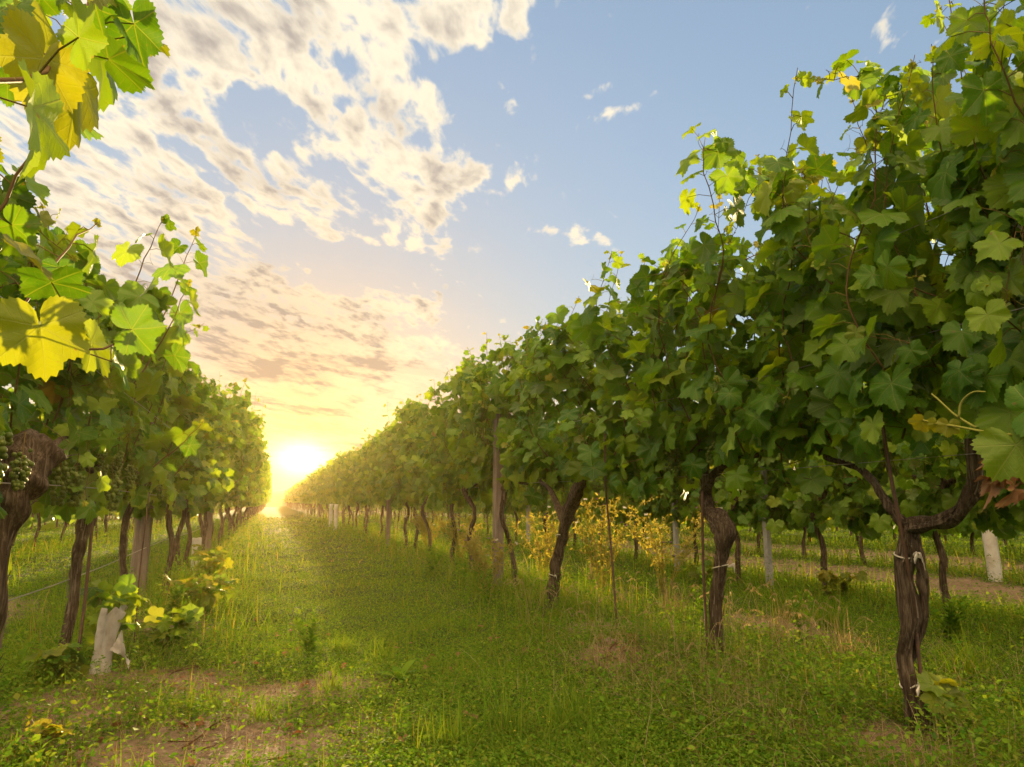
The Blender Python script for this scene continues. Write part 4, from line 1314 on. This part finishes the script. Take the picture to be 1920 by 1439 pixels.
TUFT = [tuft_mesh(1, 110, .26, .045), tuft_mesh(2, 80, .20, .05), tuft_mesh(3, 160, .34, .05)]
STRAW = [tuft_mesh(4, 60, .26, .03, 'straw', .003, .25)]
for i, (x, y, k, sc, lab) in enumerate([
        (0.85, 2.50, 0, 1.0, 'bright green grass tuft with long arching blades at the bottom middle'), (0.62, 2.46, 1, 1.1, 'low grass tuft at the bottom edge, left of the long arching tuft'),
        (1.05, 2.46, 0, .9, 'dark green grass tuft at the bottom edge, right of the long arching tuft'), (1.18, 2.62, 1, 1., 'rounded grass tuft in the foreground among the tiny yellow flowers'),
        (3.46, 4.1, 2, 1.1, 'dense dark grass tuft behind the knotted trunk'), (3.45, 3.66, 2, .9, 'dense grass tuft between the knotted trunk and the nearest trunk'),
        (3.15, 2.5, 2, .9, 'long-bladed grass tuft right of the nearest trunk'), (0.42, 4.2, 1, .9, 'small grass tuft beside the bushy leafy weed in the lane'),
        (0.62, 3.9, 1, 1., 'small grass tuft in mid lane with a few seed stalks'), (-0.95, 3.8, 1, 1.2, 'grass tuft at the foot of the leaning left trunk'), (0.0, 3.0, 1, .7, 'small grass tuft growing out of the bare soil'),
        (0.3, 3.35, 1, .8, 'small grass tuft at the edge of the bare soil, by the clod')]):
    at_ground('grass_tuft', TUFT[k], x, y, lab, 'grass tuft', 'single tufts of grass', i * 1.3, sc)
for i, (x, y, lab) in enumerate([(2.8, 4.55, 'pale dry grass tuft standing alone left of the knotted trunk'), (2.75, 3.35, 'dry golden grass tuft right of the knotted trunk'),
                                 (2.9, 3.0, 'dry golden grass tuft halfway between the two nearest right trunks'), (3.35, 7.0, 'glowing dry grass tuft beside the third right trunk'),
                                 (3.1, 7.4, 'glowing dry grass tuft left of the third right trunk')]):
    at_ground('dry_grass_tuft', STRAW[0], x, y, lab, 'grass tuft', 'dry tufts of grass', i * 2.1, 1.25)


def rosette(seed, n, L, wide, up, mat='weed'):
    r = np.random.default_rng(seed)
    mb = MB()
    a = np.arange(n) * 2.4
    el_ = up * (0.35 + 0.65 * np.arange(n) / n)
    d = np.stack([np.cos(a) * np.cos(el_), np.sin(a) * np.cos(el_), np.sin(el_)], 1)
    for i in range(n):
        l = L * r.uniform(.7, 1.1)
        t = np.linspace(0, 1, 7)
        c = np.outer(t, d[i]) * l + np.stack([0 * t, 0 * t, -0.35 * l * t ** 2 + 0.01], 1)
        sd_ = norm(np.cross(d[i], (0, 0, 1)))
        wd = wide * l * np.sin(np.pi * np.clip(t * .93 + .07, 0, 1)) ** .8
        up_ = np.array([0, 0, 1.0])
        V = np.concatenate([c + sd_ * wd[:, None] + up_ * .25 * wd[:, None], c, c - sd_ * wd[:, None] + up_ * .25 * wd[:, None]])
        q = np.concatenate([np.stack([np.arange(6) + 7 * p, np.arange(6) + 1 + 7 * p, np.arange(6) + 8 + 7 * p, np.arange(6) + 7 + 7 * p], 1) for p in (0, 1)])
        mb.add(V, q, 0, np.tile((0, 0, r.random()), (21, 1)), r.random() * .3)
    return mb.mesh('broadleaf_weed', M[mat])


at_ground('broadleaf_weed', rosette(1, 9, .15, .17, 1.1), .62, 3.42, 'broad-leaved weed with long pale leaves in the middle of the lane', 'weed')
at_ground('broadleaf_weed', rosette(2, 14, .16, .14, .9), 1.92, 2.75, 'large drooping broad-leaved weed at the foot of the knotted trunk', 'weed')
at_ground('broadleaf_weed', rosette(3, 10, .13, .22, .8), 2.2, 2.35, 'broad-leaved weed in the dry grass just left of the nearest trunk', 'weed')


def stalk_weed(seed, nst, h, leafL, wide=.6):
    r = np.random.default_rng(seed)
    mb = MB()
    for i in range(nst):
        a = r.random() * 6.28
        p = spline([(r.normal(0, .03), r.normal(0, .03), -.01), (math.cos(a) * .04, math.sin(a) * .04, h * .5), (math.cos(a) * .08, math.sin(a) * .08, h * r.uniform(.8, 1.1))], 8)
        tube(mb, p, np.linspace(.003, .0012, 8), 4, 0, False, attr=(0, 0, .5), age=.3)
        k = 16
        t = np.linspace(.12, 1, k)
        P = np.stack([np.interp(t, np.linspace(0, 1, 8), p[:, j]) for j in range(3)], 1)
        b = np.arange(k) * 2.4
        T = np.stack([np.cos(b), np.sin(b), .45 + .5 * t], 1)
        leaflets(mb, r, P, T, np.stack([-.3 * np.cos(b), -.3 * np.sin(b), np.ones(k)], 1), leafL * (1.15 - .6 * t) * r.uniform(.8, 1.2, k), 0, r.random(k) * .4, wide)
    return mb.mesh('leafy_weed', M['weed'])


SW = [stalk_weed(1, 7, .22, .055), stalk_weed(2, 5, .38, .06, .5), stalk_weed(3, 9, .16, .05)]
for i, (x, y, k, sc, lab) in enumerate([(.24, 4.18, 0, 1., 'bushy leafy weed standing alone in the left half of the lane'), (2.42, 3.55, 1, 1., 'upright leafy weed standing just left of the knotted trunk'),
                                        (2.9, 3.3, 1, .9, 'upright leafy weed in the dry grass right of the knotted trunk'), (-.62, 5.4, 2, 1.3, 'leafy weed behind the torn sleeve on the left'),
                                        (-.45, 5.9, 0, 1.2, 'leafy weed at the lane edge beyond the torn sleeve'), (-.7, 6.2, 1, 1., 'tall leafy weed hiding the foot of the broad left post'),
                                        (3.9, 3.2, 2, 1.4, 'low leafy weed at right behind the nearest trunk'), (1.72, 5.6, 1, .9, 'tall leafy weed between the third right trunk and the wooden post'),
                                        (1.75, 6.5, 1, .9, 'tall leafy weed hiding the foot of the right wooden post'), (1.7, 7.6, 0, 1.3, 'leafy weed at the lane edge beyond the right wooden post')]):
    at_ground('leafy_weed', SW[k], x, y, lab, 'weed', 'single leafy weeds', i * 1.7, sc)


# thistles: wiry branching stems with small purple heads and white fluff
def thistle(x, y, h, spread, seed, label, dirx=(0, 0)):
    r = np.random.default_rng(seed)
    o = root('thistle', (x, y, float(gz(x, y))), label, 'thistle', 'thistles under the right row')
    mb = MB()
    heads = []
    for i in range(13):
        a = r.random() * 6.28
        L = h * r.uniform(.7, 1.1)
        e = np.array([math.cos(a) * spread * r.uniform(.4, 1) + dirx[0], math.sin(a) * spread * r.uniform(.4, 1) + dirx[1], L])
        c = spline([(0, 0, -.02), e * (.35, .35, .5), e * (.75, .75, .85), e], 14)
        tube(mb, c, np.linspace(.0042, .0018, 14), 4, 0, False, attr=(0, 0, .5), age=.6)
        heads.append(c[-1])
        for j in range(7):
            t = r.uniform(.25, .95)
            b = np.array([np.interp(t, np.linspace(0, 1, 14), c[:, q]) for q in range(3)])
            d = r.normal(0, 1, 3) * (1, 1, .35) + (0, 0, .7)
            l2 = r.uniform(.08, .22)
            e2 = b + norm(d) * l2
            c2 = spline([b, b + norm(d) * l2 * .5 + (0, 0, .01), e2], 7)
            tube(mb, c2, np.linspace(.002, .001, 7), 3, 0, False, attr=(0, 0, .5), age=.65)
            heads.append(e2)
            k = 8
            tt = r.random(k)
            P = np.stack([np.interp(tt, np.linspace(0, 1, 7), c2[:, q]) for q in range(3)], 1)
            leaflets(mb, r, P, r.normal(0, 1, (k, 3)) + (0, 0, .3), r.normal(0, 1, (k, 3)), r.uniform(.02, .045, k), 0, np.full(k, .6), .4)
        k = 34
        tt = r.random(k) * .9
        P = np.stack([np.interp(tt, np.linspace(0, 1, 14), c[:, q]) for q in range(3)], 1)
        leaflets(mb, r, P, r.normal(0, 1, (k, 3)) + (0, 0, .3), r.normal(0, 1, (k, 3)), r.uniform(.025, .055, k), 0, r.uniform(.0, .75, k), .28)
    link('stems', mb.mesh('stems', M['thistle']), o)
    for i, p in enumerate(heads[::3][:16]):
        hb = link('flower_head', HEAD[i % 4 == 0], o, tuple(p))
        hb.rotation_euler = (r.normal(0, .4), r.normal(0, .4), 0)


def head_mesh(fl):
    r = np.random.default_rng(6)
    mb = MB()
    tube(mb, [(0, 0, 0), (0, 0, .006), (0, 0, .014), (0, 0, .018)], [.003, .008, .007, .005], 8, 0, True, attr=(0, 0, .5), age=.5)
    n = 46
    a = r.random(n) * 6.28
    z = r.uniform(.3, 1, n)
    leaflets(mb, r, np.tile((0, 0, .017), (n, 1)), np.stack([np.cos(a) * (.9 if fl else .5), np.sin(a) * (.9 if fl else .5), z], 1), r.normal(0, 1, (n, 3)), np.full(n, .024 if fl else .016), 1, np.zeros(n), .14)
    return mb.mesh('flower_head', [M['grass'], M['fluff'] if fl else M['petal']])


HEAD = {True: head_mesh(True), False: head_mesh(False)}
thistle(2.9, 5.9, .78, .5, 1, 'large golden backlit thistle spreading between the third trunk and the rusty rod', (.1, 0))
thistle(3.35, 5.5, .70, .48, 2, 'golden thistle spreading behind the rusty rod', (.15, 0))
thistle(2.75, 6.9, .65, .36, 3, 'thistle just behind the third right trunk', (0, 0))
thistle(1.8, 5.9, .5, .28, 4, 'small thistle with white fluff at the lane edge, in front of the right wooden post', (0, 0))
thistle(2.3, 8.6, .6, .3, 5, 'golden thistle among the slim trunks of the right row', (0, 0))
thistle(2.3, 10.6, .6, .3, 6, 'farthest golden thistle in the right row near the glow', (0, 0))


# suckers: leafy vine shoots sprawling from the ground
def sucker(x, y, seed, n, spread, h, label, size=.075, ages=(.0, .6), big=None):
    r = np.random.default_rng(seed)
    mb = MB()
    for i in range(n):
        a = r.random() * 6.28
        e = np.array([math.cos(a) * spread, math.sin(a) * spread, 0]) * r.uniform(.3, 1)
        pts = [(0, 0, 0), e * .4 + (0, 0, h * r.uniform(.4, .8)), e + (0, 0, h * r.uniform(.5, 1))]
        c = spline(pts, 8)
        tube(mb, c, np.linspace(.0035, .0015, 8), 4, 1, False, attr=(0, 0, .5), age=.3)
        k = 6
        t = np.linspace(.25, 1, k)
        P = np.stack([np.interp(t, np.linspace(0, 1, 8), c[:, j]) for j in range(3)], 1)
        o_ = r.normal(0, 1, (k, 3)) * (1, 1, .3)
        J = P + norm(o_) * .04 + (0, 0, .02)
        add_stems(mb, P, J, .0014, .001, 1)
        add_leaves(mb, r, J, o_ * .3 + (0, 0, .8) + r.normal(0, .4, (k, 3)), o_ + (0, 0, -.3), size * r.uniform(.6, 1.2, k) * (1.1 - .4 * t), 'hi', 0, r.uniform(ages[0], ages[1], k))
    if big:
        add_leaves(mb, r, np.array([big[0]]), np.array([big[1]]), np.array([big[2]]), np.array([big[3]]), 'hi', 0, np.array([.52]), .3)
    o = at_ground('vine_sucker', mb.mesh('vine_sucker', [M['leaf'], M['shoot']]), x, y, label, 'vine shoot', 'leafy suckers sprouting near the ground')
    return o


sucker(-.84, 3.75, 1, 4, .12, .17, 'young leafy sucker with yellow-lit leaves at the foot of the leaning left trunk', .075, (.2, .6))
sucker(-.74, 4.08, 2, 5, .20, .44, 'green leafy sucker growing up through the torn plastic sleeve', .085, (0, .45))
o = sucker(-.50, 4.45, 3, 5, .26, .18, 'sprawling sucker with one big yellow backlit leaf right of the torn sleeve', .075, (0, .5), ((-.09, -.05, .20), (.15, -.85, .5), (.9, .1, -.35), .066))
sucker(-.42, 5.7, 4, 6, .38, .30, 'sprawling sucker with yellow-lit leaves at the lane edge, under the left row', .09, (.1, .65))
sucker(-.50, 7.0, 5, 5, .3, .34, 'sunlit sucker in front of the dark left trunks', .09, (.3, .75))
sucker(-.62, 8.6, 6, 4, .25, .36, 'sunlit sucker at the foot of the short white sleeve', .09, (.3, .75))
sucker(2.32, 1.98, 7, 3, .16, .22, 'soft yellow-green sucker at the foot of the nearest trunk on the right', .07, (.35, .6))
sucker(-.66, 2.72, 8, 2, .07, .10, 'small yellow-lit sucker in the bottom left corner', .05, (.6, .78))
sucker(4.55, 4.75, 9, 4, .25, .22, 'bright yellow-green sucker behind the trunks on the right', .085, (.45, .75))
sucker(4.3, 6.3, 10, 4, .25, .3, 'leafy sucker at the foot of the second right row', .085, (.2, .7))

# clods, dead twigs and fallen leaves
def clod(x, y, r_, seed, label):
    rg_ = np.random.default_rng(seed)
    me = bpy.data.meshes.new('clod')
    import bmesh
    bm = bmesh.new()
    bmesh.ops.create_icosphere(bm, subdivisions=4, radius=r_)
    from mathutils import noise as mn
    for v_ in bm.verts:
        d = 1 + .35 * mn.noise(v_.co * (2.2 / r_) + Vector((seed, 0, 0))) + .12 * mn.noise(v_.co * (7 / r_))
        v_.co = v_.co * d
        v_.co.z *= .6
    bm.to_mesh(me)
    bm.free()
    for p in me.polygons:
        p.use_smooth = True
    me.materials.append(M['clodm'])
    at_ground('clod', me, x, y, label, 'clod of earth')


M['clodm'] = simple_material('clod_soil', (0.16, 0.11, 0.075), .95, spots=(.09, .06, .04), scale=30, bump=.9)
clod(.30, 3.62, .045, 1, 'reddish-brown clod of earth at the edge of the bare soil in the lane')
clod(1.80, 3.55, .05, 2, 'brown clod of earth beside the knotted trunk mound')
clod(-.02, 2.78, .03, 3, 'small clod lying on the bare soil at lower left')


def twig(p, q, seed, label):
    rg_ = np.random.default_rng(seed)
    mb = MB()
    p, q = np.array(p, float), np.array(q, float)
    mid = [p + (q - p) * f_ + rg_.normal(0, .012, 3) * (1, 1, .4) for f_ in (.3, .6)]
    c = spline([p, *mid, q], 12)
    tube(mb, c, np.linspace(.004, .0025, 12), 6, 0, True, fibre(seed, .1))
    b = c[7]
    tube(mb, spline([b, b + (q - p) * .15 + (.03, .02, .01), b + (q - p) * .2 + (.06, .05, .0)], 6), np.linspace(.0025, .0012, 6), 5)
    return tag(link('twig', mb.mesh('twig', M['cane'])), label, 'twig')


twig((-.24, 2.72, .025), (-.10, 3.05, .02), 1, 'dry twig lying across the bare soil at lower left')
twig((-.48, 3.6, .03), (-.30, 3.95, .03), 2, 'thin dry twig near the foot of the torn sleeve')
twig((1.62, 3.30, .06), (1.78, 3.45, .10), 3, 'short bleached twig sticking out of the mound near the knotted trunk')

# ================================================================ evening haze over the vineyard
hz = MB()
x0, x1, y0, y1, z0, z1 = -172, 172, -172, 172, -2.0, 4.4
hv = [(x0, y0, z0), (x1, y0, z0), (x1, y1, z0), (x0, y1, z0), (x0, y0, z1), (x1, y0, z1), (x1, y1, z1), (x0, y1, z1)]
hz.add(hv, [(0, 3, 2, 1), (4, 5, 6, 7), (0, 1, 5, 4), (1, 2, 6, 5), (2, 3, 7, 6), (3, 0, 4, 7)])
m, t, out = material('evening_haze')
vol = t.new('ShaderNodeVolumePrincipled', {'Color': (1.0, 0.74, 0.36), 'Density': HAZE, 'Anisotropy': 0.76})
vol.inputs['Density Attribute'].default_value = ''
t.l.new(vol.outputs[0], out.inputs['Volume'])
tag(link('haze', hz.mesh('haze', m, smooth=False)), 'thin golden evening haze over the whole vineyard', 'haze', kind='stuff')
